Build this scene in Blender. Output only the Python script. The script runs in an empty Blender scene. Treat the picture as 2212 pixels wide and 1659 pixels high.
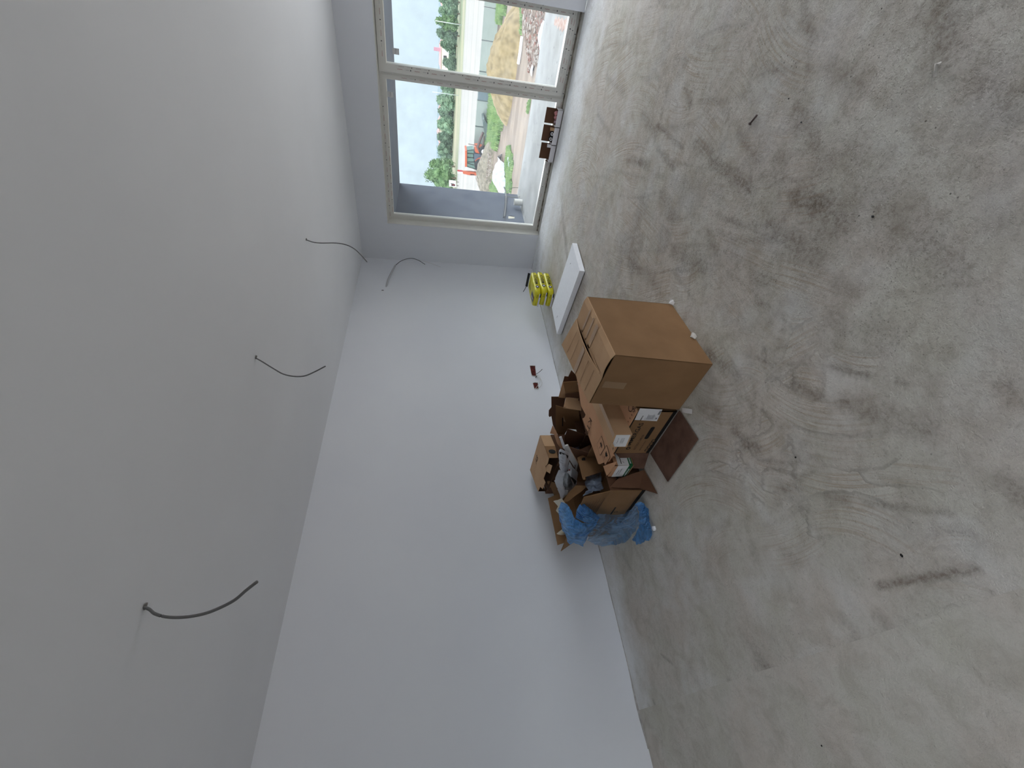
import bpy, bmesh, math, random
import numpy as np
from mathutils import Vector, Matrix, noise

C = bpy.context.scene.collection
S = bpy.context.scene
random.seed(7)
rng = np.random.default_rng(7)

# ------------------------------------------------------------------ camera
YAW, PITCH, ROLL, FPX = 0.8357965, 0.1806188, 0.0169523, 929.931
CAM = Vector((0, 0, 1.5))
fw = Vector((math.cos(YAW) * math.cos(PITCH), math.sin(YAW) * math.cos(PITCH), -math.sin(PITCH)))
rt0 = Vector((math.sin(YAW), -math.cos(YAW), 0))
up0 = rt0.cross(fw)
cr, sr = math.cos(ROLL), math.sin(ROLL)
RT = cr * rt0 + sr * up0
UP = -sr * rt0 + cr * up0
# the phone was held sideways: image up is the room's right, image left is the room's up
cx, cy, cz = -UP, RT, -fw
cam_d = bpy.data.cameras.new('camera')
cam_d.sensor_width = 36
cam_d.lens = 36 * FPX / 2212
cam_d.clip_start = 0.02
cam_d.clip_end = 2000
cam = bpy.data.objects.new('camera', cam_d)
C.objects.link(cam)
cam.matrix_world = Matrix(((cx.x, cy.x, cz.x, CAM.x), (cx.y, cy.y, cz.y, CAM.y), (cx.z, cy.z, cz.z, CAM.z), (0, 0, 0, 1)))
S.camera = cam


def at(x, y, ax, val):
    """measured point of the photograph, put on the plane axis=val of the room"""
    d = fw * FPX + RT * ((1659 - y) - 829.5) - UP * (x - 1106)
    t = (val - CAM[ax]) / d[ax]
    return CAM + d * t


# ------------------------------------------------------------------ world, lights, exposure
S.view_settings.view_transform = 'Standard'
S.view_settings.look = 'None'
S.view_settings.gamma = 1
S.view_settings.use_curve_mapping = False
S.view_settings.exposure = 0.06
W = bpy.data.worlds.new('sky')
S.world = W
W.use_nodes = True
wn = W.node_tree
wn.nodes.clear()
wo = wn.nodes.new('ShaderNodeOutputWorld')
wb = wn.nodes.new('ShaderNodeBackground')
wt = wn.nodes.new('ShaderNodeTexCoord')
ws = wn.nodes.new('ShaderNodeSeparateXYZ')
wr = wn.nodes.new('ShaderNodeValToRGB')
# hazy sky: pale at the horizon, unseen bright band added as fill, bluer overhead
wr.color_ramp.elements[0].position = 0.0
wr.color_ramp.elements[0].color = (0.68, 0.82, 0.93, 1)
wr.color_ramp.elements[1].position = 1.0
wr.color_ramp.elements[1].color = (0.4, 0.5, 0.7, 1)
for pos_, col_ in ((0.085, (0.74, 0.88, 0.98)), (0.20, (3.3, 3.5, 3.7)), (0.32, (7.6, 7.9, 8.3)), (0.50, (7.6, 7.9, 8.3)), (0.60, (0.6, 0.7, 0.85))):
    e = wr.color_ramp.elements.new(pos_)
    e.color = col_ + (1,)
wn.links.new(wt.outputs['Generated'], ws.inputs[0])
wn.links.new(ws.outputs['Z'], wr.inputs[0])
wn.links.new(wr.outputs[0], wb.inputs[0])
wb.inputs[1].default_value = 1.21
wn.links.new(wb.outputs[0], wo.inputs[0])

sun_d = bpy.data.lights.new('sun', 'SUN')
sun_d.energy = 0.9
sun_d.angle = math.radians(12)
sun_d.color = (1, 0.96, 0.9)
sun = bpy.data.objects.new('sun', sun_d)
C.objects.link(sun)
sun.rotation_euler = Vector((-0.25, -0.5, 0.95)).to_track_quat('Z', 'Y').to_euler()


def fill_lamp(name, loc, to, sx, sy, power, col):
    d = bpy.data.lights.new(name, 'AREA')
    d.shape = 'RECTANGLE'
    d.size, d.size_y, d.energy, d.color = sx, sy, power, col
    o = bpy.data.objects.new(name, d)
    C.objects.link(o)
    o.location = loc
    o.rotation_euler = (Vector(loc) - Vector(to)).to_track_quat('Z', 'Y').to_euler()
    return o


# added fill lamps out of view: on the terrace and in an added opening
fill_lamp('fill_lamp_terrace', (7.55, -1.25, 1.08), (4.3, 2.5, .95), 3.0, 2.0, 35, (0.95, 0.98, 1.0))
fill_lamp('fill_lamp_opening', (5.9, -1.05, 1.1), (0, -1.05, 1.1), 2.1, 2.0, 34, (0.93, 0.97, 1.0))

# ------------------------------------------------------------------ materials
MATS = {}


def L(c):
    return tuple(((v / 255) / 12.92 if v / 255 <= .04045 else ((v / 255 + .055) / 1.055) ** 2.4) for v in c) + (1,)


def mat(name, c1, c2=None, rough=.8, scale=8, detail=6, bump=0, bscale=60, metal=0, stretch=None, spec=.3, lo=.35, hi=.65, coord='Object'):
    if name in MATS:
        return MATS[name]
    m = bpy.data.materials.new(name)
    m.use_nodes = True
    n = m.node_tree.nodes
    l = m.node_tree.links
    b = n['Principled BSDF']
    b.inputs['Roughness'].default_value = rough
    b.inputs['Metallic'].default_value = metal
    b.inputs['Specular IOR Level'].default_value = spec
    tc = n.new('ShaderNodeTexCoord')
    src = tc.outputs[coord]
    if stretch:
        mp = n.new('ShaderNodeMapping')
        mp.inputs['Scale'].default_value = stretch
        l.new(src, mp.inputs[0])
        src = mp.outputs[0]
    nz = n.new('ShaderNodeTexNoise')
    nz.inputs['Scale'].default_value = scale
    nz.inputs['Detail'].default_value = detail
    l.new(src, nz.inputs['Vector'])
    r = n.new('ShaderNodeValToRGB')
    r.color_ramp.elements[0].position = lo
    r.color_ramp.elements[1].position = hi
    r.color_ramp.elements[0].color = L(c1)
    r.color_ramp.elements[1].color = L(c2 or c1)
    l.new(nz.outputs[0], r.inputs[0])
    l.new(r.outputs[0], b.inputs['Base Color'])
    if bump:
        n2 = n.new('ShaderNodeTexNoise')
        n2.inputs['Scale'].default_value = bscale
        n2.inputs['Detail'].default_value = 5
        l.new(src, n2.inputs['Vector'])
        bp = n.new('ShaderNodeBump')
        bp.inputs['Strength'].default_value = bump
        bp.inputs['Distance'].default_value = .01
        l.new(n2.outputs[0], bp.inputs['Height'])
        l.new(bp.outputs[0], b.inputs['Normal'])
    MATS[name] = m
    return m


M_wall = mat('painted_plaster', (229, 231, 237), (232, 234, 239), rough=.9, scale=1.3, bump=.03, bscale=90)
M_ceil = mat('ceiling_plaster', (232, 233, 236), (236, 237, 240), rough=.95, scale=.9)
M_card = mat('cardboard', (130, 98, 67), (138, 105, 73), rough=.85, scale=5, bump=.05, bscale=120)
M_cardL = mat('kraft_cardboard', (184, 148, 113), (192, 157, 122), rough=.85, scale=6, bump=.05, bscale=120)
M_cardO = mat('orange_cardboard', (192, 146, 112), (199, 153, 119), rough=.85, scale=6, bump=.05)
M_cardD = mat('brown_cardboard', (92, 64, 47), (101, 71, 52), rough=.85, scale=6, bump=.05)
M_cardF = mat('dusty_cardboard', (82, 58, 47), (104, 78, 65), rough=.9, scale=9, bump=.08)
M_black = mat('black_print', (22, 18, 16), rough=.7)
M_ink = mat('faded_print', (82, 58, 44), rough=.8)
M_label = mat('white_label', (222, 222, 222), (216, 216, 218), rough=.6)
M_grey = mat('grey_print', (130, 130, 136), rough=.7)
M_green = mat('green_print', (8, 92, 52), rough=.5)
M_tape = mat('clear_tape', (170, 136, 102), (178, 145, 111), rough=.3, spec=.5)
M_crease = mat('cardboard_crease', (150, 118, 88), rough=.9)
M_pvc = mat('white_pvc', (226, 224, 217), (230, 228, 222), rough=.35, scale=3, spec=.5)
M_pvcd = mat('dirty_pvc', (78, 66, 54), (170, 164, 150), rough=.6, scale=14, detail=8)
M_red = mat('red_print', (150, 40, 44), rough=.6)
M_rubber = mat('rubber_seal', (30, 30, 30), rough=.6)
M_eps = mat('polystyrene', (240, 242, 246), (244, 246, 250), rough=.8, scale=40, bump=.15, bscale=220)
M_yel = mat('yellow_sack', (205, 196, 22), (214, 205, 36), rough=.35, scale=9, bump=.25, bscale=18, spec=.5)
M_navy = mat('navy_print', (40, 42, 92), rough=.4)
M_white = mat('white_print', (225, 225, 232), rough=.4)
M_cable = mat('cable_sheath', (112, 112, 112), rough=.5)
M_cabled = mat('dark_cable_sheath', (60, 60, 62), rough=.5)
M_cablew = mat('white_wire', (206, 203, 198), rough=.5)
M_brick = mat('broken_brick', (110, 48, 42), (60, 22, 20), rough=.95, scale=30, bump=.5)
M_plas = mat('rough_plaster', (196, 192, 186), (214, 210, 204), rough=.95, scale=40, bump=.3)
M_dark = mat('black_plastic', (20, 20, 20), rough=.5)
M_paper = mat('white_paper', (206, 204, 202), (214, 212, 210), rough=.8, scale=9)
M_cream = mat('cream_paper', (206, 200, 180), (214, 208, 190), rough=.85, scale=9)
M_pink = mat('pink_plastic', (196, 120, 124), (206, 150, 150), rough=.4)
M_traygrey = mat('grey_box_board', (236, 233, 236), (240, 237, 240), rough=.7)
M_render = mat('grey_wall_render', (88, 94, 106), (98, 104, 116), rough=.95, scale=3, detail=8, bump=.2)
M_soff = mat('soffit_render', (112, 120, 134), (122, 130, 142), rough=.95, scale=3)
M_conc = mat('terrace_concrete', (168, 167, 163), (190, 189, 186), rough=.9, scale=2.5, detail=9, bump=.3, bscale=50)
M_fence = mat('fence_concrete', (134, 143, 138), (141, 150, 144), rough=.95, scale=.8)
M_tarp = mat('white_tarpaulin', (178, 180, 186), (150, 156, 168), rough=.6, scale=3)
M_orange = mat('orange_paint', (168, 82, 54), (176, 90, 60), rough=.4)
M_steel = mat('dark_steel', (78, 66, 64), (98, 84, 80), rough=.6)
M_tyre = mat('tyre_rubber', (40, 40, 42), rough=.8)
M_house = mat('house_plaster', (226, 218, 200), rough=.9)
M_roof = mat('roof_tiles', (176, 130, 128), (190, 150, 146), rough=.9)
M_chim = mat('chimney_brick', (170, 128, 140), rough=.9)
M_bark = mat('bark', (110, 100, 84), (140, 128, 108), rough=.9)


def glass_mat(name, tint, haze, hazecol, rough=.02):
    m = bpy.data.materials.new(name)
    m.use_nodes = True
    n = m.node_tree.nodes
    l = m.node_tree.links
    n.clear()
    o = n.new('ShaderNodeOutputMaterial')
    t = n.new('ShaderNodeBsdfTransparent')
    t.inputs[0].default_value = tint
    g = n.new('ShaderNodeBsdfGlossy')
    g.inputs['Roughness'].default_value = rough
    f = n.new('ShaderNodeFresnel')
    f.inputs[0].default_value = 1.3
    mx = n.new('ShaderNodeMixShader')
    l.new(f.outputs[0], mx.inputs[0])
    l.new(t.outputs[0], mx.inputs[1])
    l.new(g.outputs[0], mx.inputs[2])
    d = n.new('ShaderNodeBsdfDiffuse')
    d.inputs[0].default_value = hazecol
    tl = n.new('ShaderNodeBsdfTranslucent')
    tl.inputs[0].default_value = hazecol
    ad = n.new('ShaderNodeMixShader')
    ad.inputs[0].default_value = .5
    l.new(d.outputs[0], ad.inputs[1])
    l.new(tl.outputs[0], ad.inputs[2])
    tc = n.new('ShaderNodeTexCoord')
    nz = n.new('ShaderNodeTexNoise')
    nz.inputs['Scale'].default_value = 5
    nz.inputs['Detail'].default_value = 8
    l.new(tc.outputs['Object'], nz.inputs['Vector'])
    r = n.new('ShaderNodeMapRange')
    r.inputs[1].default_value = .3
    r.inputs[2].default_value = .75
    r.inputs[3].default_value = haze[0]
    r.inputs[4].default_value = haze[1]
    l.new(nz.outputs[0], r.inputs[0])
    m2 = n.new('ShaderNodeMixShader')
    l.new(r.outputs[0], m2.inputs[0])
    l.new(mx.outputs[0], m2.inputs[1])
    l.new(ad.outputs[0], m2.inputs[2])
    l.new(m2.outputs[0], o.inputs[0])
    MATS[name] = m
    return m


M_glass = glass_mat('dusty_glass', (.96, .975, .97, 1), (.02, .11), (.75, .80, .86, 1))
M_cabglass = mat('cab_glass', (86, 110, 102), (94, 120, 112), rough=.15, spec=.6)


def film_mat(name, col, lo, hi, scale=9):
    m = bpy.data.materials.new(name)
    m.use_nodes = True
    n = m.node_tree.nodes
    l = m.node_tree.links
    n.clear()
    o = n.new('ShaderNodeOutputMaterial')
    t = n.new('ShaderNodeBsdfTransparent')
    t.inputs[0].default_value = (col[0] * .5 + .5, col[1] * .5 + .5, col[2] * .5 + .5, 1)
    b = n.new('ShaderNodeBsdfPrincipled')
    b.inputs['Base Color'].default_value = col
    b.inputs['Roughness'].default_value = .3
    b.inputs['Specular IOR Level'].default_value = .8
    tr = n.new('ShaderNodeBsdfTranslucent')
    tr.inputs[0].default_value = col
    ad = n.new('ShaderNodeMixShader')
    ad.inputs[0].default_value = .35
    l.new(b.outputs[0], ad.inputs[1])
    l.new(tr.outputs[0], ad.inputs[2])
    tc = n.new('ShaderNodeTexCoord')
    nz = n.new('ShaderNodeTexNoise')
    nz.inputs['Scale'].default_value = scale
    nz.inputs['Detail'].default_value = 7
    nz.inputs['Distortion'].default_value = 1.5
    l.new(tc.outputs['Object'], nz.inputs['Vector'])
    r = n.new('ShaderNodeMapRange')
    r.inputs[1].default_value = .38
    r.inputs[2].default_value = .62
    r.inputs[3].default_value = lo
    r.inputs[4].default_value = hi
    l.new(nz.outputs[0], r.inputs[0])
    bp = n.new('ShaderNodeBump')
    bp.inputs['Strength'].default_value = .6
    bp.inputs['Distance'].default_value = .02
    l.new(nz.outputs[0], bp.inputs['Height'])
    l.new(bp.outputs[0], b.inputs['Normal'])
    m2 = n.new('ShaderNodeMixShader')
    l.new(r.outputs[0], m2.inputs[0])
    l.new(t.outputs[0], m2.inputs[1])
    l.new(ad.outputs[0], m2.inputs[2])
    l.new(m2.outputs[0], o.inputs[0])
    MATS[name] = m
    return m


M_blue = film_mat('blue_film', (.14, .40, .80, 1), .50, .92, 14)
M_bluep = film_mat('pale_blue_film', (.30, .52, .82, 1), .18, .55, 8)
M_wrap = film_mat('clear_wrap', (.30, .38, .52, 1), .35, .75, 14)


# ------------------------------------------------------------------ mesh builder
class MB:
    def __init__(self):
        self.v, self.f, self.m, self.mats, self.sm = [], [], [], [], []

    def mi(self, m):
        if m not in self.mats:
            self.mats.append(m)
        return self.mats.index(m)

    def add(self, vs, fs, m, smooth=False):
        k = len(self.v)
        i = self.mi(m)
        self.v += [tuple(q) for q in vs]
        for f in fs:
            self.f.append([k + a for a in f])
            self.m.append(i)
            self.sm.append(smooth)

    def box(self, lo, hi, m):
        x0, y0, z0 = lo
        x1, y1, z1 = hi
        self.add([(x0, y0, z0), (x1, y0, z0), (x1, y1, z0), (x0, y1, z0), (x0, y0, z1), (x1, y0, z1), (x1, y1, z1), (x0, y1, z1)],
                 [(0, 3, 2, 1), (4, 5, 6, 7), (0, 1, 5, 4), (1, 2, 6, 5), (2, 3, 7, 6), (3, 0, 4, 7)], m)

    def hexa(self, b, t, m):
        self.add(list(b) + list(t), [(0, 3, 2, 1), (4, 5, 6, 7), (0, 1, 5, 4), (1, 2, 6, 5), (2, 3, 7, 6), (3, 0, 4, 7)], m)

    def slab(self, pts, th, m, d=None):
        pts = [Vector(p) for p in pts]
        if d is None:
            nrm = Vector((0, 0, 0))
            for i in range(len(pts)):
                a, b = pts[i], pts[(i + 1) % len(pts)]
                nrm += a.cross(b)
            nrm.normalize()
            if nrm.dot(CAM - pts[0]) > 0:
                nrm = -nrm
            d = nrm * th
        else:
            d = Vector(d)
        n = len(pts)
        self.add(pts + [p + d for p in pts], [tuple(range(n)), tuple(range(2 * n - 1, n - 1, -1))] + [(i, i + n, (i + 1) % n + n, (i + 1) % n) for i in range(n)], m)

    def tube(self, pts, r, m, seg=8, r2=None):
        pts = [Vector(p) for p in pts]
        vs, fs = [], []
        n = len(pts)
        ref = Vector((.31, .22, .92))
        for i, p in enumerate(pts):
            t = (pts[min(i + 1, n - 1)] - pts[max(i - 1, 0)]).normalized()
            a = t.cross(ref).normalized()
            b = t.cross(a)
            rr = r if r2 is None else r + (r2 - r) * i / (n - 1)
            for s in range(seg):
                w = 2 * math.pi * s / seg
                vs.append(p + (a * math.cos(w) + b * math.sin(w)) * rr)
        for i in range(n - 1):
            for s in range(seg):
                fs.append((i * seg + s, i * seg + (s + 1) % seg, (i + 1) * seg + (s + 1) % seg, (i + 1) * seg + s))
        fs.append(tuple(range(seg - 1, -1, -1)))
        fs.append(tuple(range((n - 1) * seg, n * seg)))
        self.add(vs, fs, m, True)

    def poly2(self, O, X, Y, pts, m, off=.0012):
        """flat print on a face: 2-D points in the frame O, X, Y (normal X x Y)"""
        O, X, Y = Vector(O), Vector(X), Vector(Y)
        nn = X.cross(Y).normalized() * off
        self.add([O + X * a + Y * b + nn for a, b in pts], [tuple(range(len(pts)))], m)

    def text(self, s, O, X, Y, h, m, off=.0012, align=None):
        """lettering; h = capital height; align = total width to stretch to"""
        vs, fs, w = glyphs(s)
        kx = h / .7
        if align:
            kx = align / w
        O, X, Y = Vector(O), Vector(X).normalized(), Vector(Y).normalized()
        nn = X.cross(Y).normalized() * off
        self.add([O + X * (a * kx) + Y * (b * h / .7) + nn for a, b in vs], fs, m)

    def build(self, name, parent=None):
        me = bpy.data.meshes.new(name)
        me.from_pydata(self.v, [], self.f)
        for m in self.mats:
            me.materials.append(m)
        me.polygons.foreach_set('material_index', self.m)
        me.polygons.foreach_set('use_smooth', self.sm)
        me.update()
        o = bpy.data.objects.new(name, me)
        C.objects.link(o)
        if parent:
            o.parent = parent
            o.matrix_parent_inverse = Matrix.Translation(parent.location).inverted() if False else Matrix.Identity(4)
        return o


_g = {}


def glyphs(s):
    if s in _g:
        return _g[s]
    cu = bpy.data.curves.new('lettering', 'FONT')
    cu.body = s
    cu.resolution_u = 2
    cu.offset = .013 if s.isupper() and len(s) > 5 else .005
    o = bpy.data.objects.new('lettering', cu)
    C.objects.link(o)
    bpy.context.view_layer.update()
    dg = bpy.context.evaluated_depsgraph_get()
    me = o.evaluated_get(dg).to_mesh()
    vs = [(v.co.x, v.co.y) for v in me.vertices]
    fs = [tuple(p.vertices) for p in me.polygons]
    o.evaluated_get(dg).to_mesh_clear()
    bpy.data.objects.remove(o)
    bpy.data.curves.remove(cu)
    w = max(v[0] for v in vs)
    _g[s] = (vs, fs, w)
    return _g[s]


def root(name, label, cat, group=None):
    o = bpy.data.objects.new(name, None)
    o.empty_display_size = .05
    C.objects.link(o)
    o['label'] = label
    o['category'] = cat
    if group:
        o['group'] = group
    return o


def tag(o, label, cat, group=None, kind=None):
    if label:
        o['label'] = label
        o['category'] = cat
    if group:
        o['group'] = group
    if kind:
        o['kind'] = kind
    return o


def struct(o):
    o['kind'] = 'structure'
    return o


def rebase(r):
    """put the thing's Empty at the base of its parts"""
    pts = []
    ch = [c for c in bpy.data.objects if c.parent == r]
    for c in ch:
        pts += [v.co for v in c.data.vertices]
    x = sum(p.x for p in pts) / len(pts)
    y = sum(p.y for p in pts) / len(pts)
    z = min(p.z for p in pts)
    r.location = (x, y, z)
    for c in ch:
        c.data.transform(Matrix.Translation((-x, -y, -z)))
        for g in [q for q in bpy.data.objects if q.parent == c]:
            g.data.transform(Matrix.Translation((-x, -y, -z)))
    return r


def rot_pts(pts, c, a):
    ca, sa = math.cos(a), math.sin(a)
    return [Vector((c[0] + (p[0] - c[0]) * ca - (p[1] - c[1]) * sa, c[1] + (p[0] - c[0]) * sa + (p[1] - c[1]) * ca, p[2])) for p in pts]


def sheet(ctrl, nu, nv, amp, m, sc=6, seed=0, wr=1.0, fold=0, fk=7):
    """crumpled sheet through a control grid of 3-D points"""
    R, K = len(ctrl), len(ctrl[0])
    vs = []
    for i in range(nu):
        u = i / (nu - 1) * (R - 1)
        a = min(int(u), R - 2)
        fu = u - a
        fu = fu * fu * (3 - 2 * fu) * .4 + fu * .6
        for j in range(nv):
            w = j / (nv - 1) * (K - 1)
            b = min(int(w), K - 2)
            fv = w - b
            p = (Vector(ctrl[a][b]) * (1 - fu) * (1 - fv) + Vector(ctrl[a + 1][b]) * fu * (1 - fv)
                 + Vector(ctrl[a][b + 1]) * (1 - fu) * fv + Vector(ctrl[a + 1][b + 1]) * fu * fv)
            q = p * sc + Vector((seed, seed * 1.7, 0))
            d = noise.noise_vector(q) + .5 * noise.noise_vector(q * 2.3) + .3 * noise.noise_vector(q * 5.1)
            rg = 1 - abs(noise.noise(q * 1.6 + Vector((0, 0, 9)))) * 4 * wr
            p = p + d * amp + (CAM - p).normalized() * amp * rg * .6
            if fold:
                uu, vv = i / (nu - 1), j / (nv - 1)
                ph = vv * fk + .9 * noise.noise(Vector((uu * 2.2, vv * 2, seed + 3))) * 2
                rd = 1 - abs(noise.noise(Vector((ph, uu * 1.3, seed)))) * 3.2
                rd2 = 1 - abs(noise.noise(Vector((ph * 2.3 + 5, uu * 2.5, seed)))) * 3.2
                p = p + (CAM - p).normalized() * fold * (rd + .5 * rd2)
            if p.z < .004:
                p.z = .004
            vs.append(p)
    fs = [(i * nv + j, i * nv + j + 1, (i + 1) * nv + j + 1, (i + 1) * nv + j) for i in range(nu - 1) for j in range(nv - 1)]
    b = MB()
    b.add(vs, fs, m, True)
    return b


# ================================================================== SETTING
XW, YB, H = 5.82, 3.709, 2.557       # window wall, back wall, ceiling
WY0, WY1, WZ = .58, 3.135, 2.165     # window opening
XL, YF = -3.4, -3.2

# ------------------------------------------------------------------ floor with its stains and trowel marks
x0, x1, y0, y1, st = .2, 5.805, -1.2, 3.709, .014
nx, ny = int((x1 - x0) / st) + 1, int((y1 - y0) / st) + 1
gx = np.linspace(x0, x1, nx)
gy = np.linspace(y0, y1, ny)
GX, GY = np.meshgrid(gx, gy, indexing='ij')
dark = np.zeros_like(GX)
light = np.zeros_like(GX)
grn = np.zeros_like(GX)
streak = np.zeros_like(GX)
su = GX.copy()
sv = GY.copy()


def vnoise(s, seed, oct=4):
    r = np.random.default_rng(seed)
    out = np.zeros_like(GX)
    a = 1
    for k in range(oct):
        f = s * 2 ** k
        X, Y = (GX + 3) * f, (GY + 3) * f
        n = int(12 * f) + 4
        T = r.random((n, n))
        xi, yi = X.astype(int) % (n - 1), Y.astype(int) % (n - 1)
        fx, fy = X % 1, Y % 1
        fx, fy = fx * fx * (3 - 2 * fx), fy * fy * (3 - 2 * fy)
        out += a * (T[xi, yi] * (1 - fx) * (1 - fy) + T[xi + 1, yi] * fx * (1 - fy) + T[xi, yi + 1] * (1 - fx) * fy + T[xi + 1, yi + 1] * fx * fy)
        a *= .55
    return out / 2.0


n1, n2, n3 = vnoise(2.2, 1), vnoise(6, 2), vnoise(14, 3, 3)


def stain(arr, p, q, w, s, soft=1.0, rag=.5):
    P, Q = at(p[0], p[1], 2, 0), at(q[0], q[1], 2, 0)
    d = Q - P
    ln = max(d.length, 1e-3)
    dx, dy = d.x / ln, d.y / ln
    a = (GX - P.x) * dx + (GY - P.y) * dy
    b = -(GX - P.x) * dy + (GY - P.y) * dx
    a2 = np.clip(np.maximum(-a, a - ln), 0, None)
    r = np.sqrt(a2 ** 2 + b ** 2) / w + (n3 - .5) * rag * 1.6 + (n2 - .5) * rag
    arr += s * np.clip(1.15 - r, 0, 1) ** soft


A4 = lambda a, b: (1200 + a / 2.183, b / 2.183)
A5 = lambda a, b: (1500 + a / 1.7303, 700 + b / 1.7303)
A6 = lambda a, b: (1200 + a / 3.26, 1150 + b / 3.26)
for p, q, w, s in [((1100, 1130), (1240, 1210), .05, .8), ((740, 770), (920, 890), .045, .8), ((1140, 950), (1230, 960), .05, .8),
                   ((1260, 1000), (1360, 1050), .08, .8), ((1640, 1080), (1850, 1230), .09, .6), ((1810, 20), (1850, 240), .07, .9),
                   ((1990, 350), (2200, 520), .07, .7), ((1170, 30), (1210, 200), .035, .7), ((480, 590), (600, 700), .02, .9),
                   ((1290, 310), (1440, 420), .05, .5), ((560, 1180), (690, 1270), .06, .6), ((350, 1230), (480, 1350), .06, .45),
                   ((500, 920), (560, 1030), .06, .6), ((1130, 540), (1210, 620), .06, .6), ((860, 630), (960, 760), .03, .6),
                   ((1050, 740), (1080, 760), .04, .6), ((1010, 1060), (1050, 1090), .03, .6), ((480, 700), (560, 800), .03, .8),
                   ((400, 760), (440, 780), .04, .7), ((410, 540), (470, 620), .05, .6), ((340, 760), (400, 770), .04, .6),
                   ((610, 410), (640, 500), .03, .6), ((1230, 690), (1290, 760), .05, .5), ((1370, 700), (1430, 760), .05, .4),
                   ((720, 1110), (760, 1180), .04, .5), ((1440, 880), (1560, 960), .07, .35), ((660, 670), (740, 720), .04, .55),
                   ((1320, 1340), (1420, 1370), .04, .5), ((1500, 1560), (1560, 1600), .06, .5), ((1310, 1500), (1360, 1560), .05, .5),
                   ((940, 1310), (1000, 1330), .04, .5), ((200, 540), (260, 640), .03, .5), ((240, 360), (320, 440), .04, .45), ((570, 270), (620, 300), .03, .5),
                   ((960, 350), (1070, 330), .03, .5), ((1900, 1380), (2000, 1500), .08, .4), ((2080, 1040), (2160, 1060), .06, .4), ((30, 980), (60, 1250), .06, .7)]:
    stain(dark, A4(*p), A4(*q), w, s * .8)
for p, q, w, s in [((510, 160), (640, 190), .025, .9), ((370, 225), (470, 270), .03, .8), ((560, 300), (880, 400), .05, .7),
                   ((690, 980), (1050, 915), .018, 1.2), ((560, 1110), (615, 1190), .04, .45), ((690, 1095), (740, 1160), .035, .5),
                   ((500, 655), (560, 660), .03, .6), ((640, 670), (960, 710), .015, .6), ((240, 1270), (290, 1310), .05, .5),
                   ((135, 1345), (175, 1400), .03, .8), ((95, 1380), (130, 1415), .03, .35), ((1180, 600), (1220, 640), .035, .8),
                   ((1160, 230), (1190, 290), .035, .6), ((760, 210), (790, 230), .02, .6), ((60, 120), (160, 190), .05, .7), ((150, 400), (230, 480), .04, .7),
                   ((340, 860), (380, 890), .04, .4), ((20, 300), (170, 370), .05, .4), ((200, 1180), (270, 1270), .04, .35), ((0, 100), (60, 120), .05, .6)]:
    stain(dark, A5(*p), A5(*q), w, s * .8)
for p, q, w, s in [((690, 1190), (720, 1270), .018, .9), ((745, 860), (820, 920), .012, .8), ((650, 1215), (670, 1240), .015, .5), ((780, 110), (840, 200), .05, .5),
                   ((480, 170), (520, 240), .05, .4), ((1390, 110), (1420, 200), .04, .4)]:
    stain(dark, A6(*p), A6(*q), w, s * .8)
for p, q, w, s in [((465, 1345), (500, 1375), .022, 1.3), ((40, 1550), (65, 1610), .018, .8), ((715, 1590), (750, 1645), .02, .7),
                   ((560, 1150), (580, 1140), .012, .6), ((900, 1155), (1000, 1165), .012, .4), ((305, 475), (310, 485), .02, .5)]:
    stain(light, A5(*p), A5(*q), w * .8, s * .7, 1.0, 1.8)
for p, q, w, s in [((1290, 1230), (1300, 1310), .03, .5), ((1900, 1450), (1980, 1520), .05, .6), ((650, 490), (670, 520), .03, .7), ((1540, 560), (1580, 580), .03, .6),
                   ((2140, 1150), (2180, 1350), .08, .5), ((480, 380), (490, 480), .03, .3)]:
    stain(light, A4(*p), A4(*q), w * 1.2, s * .25, 1.3, 2.4)
stain(grn, A5(520, 1400), A5(590, 1450), .05, 1.5, .4, .3)
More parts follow.
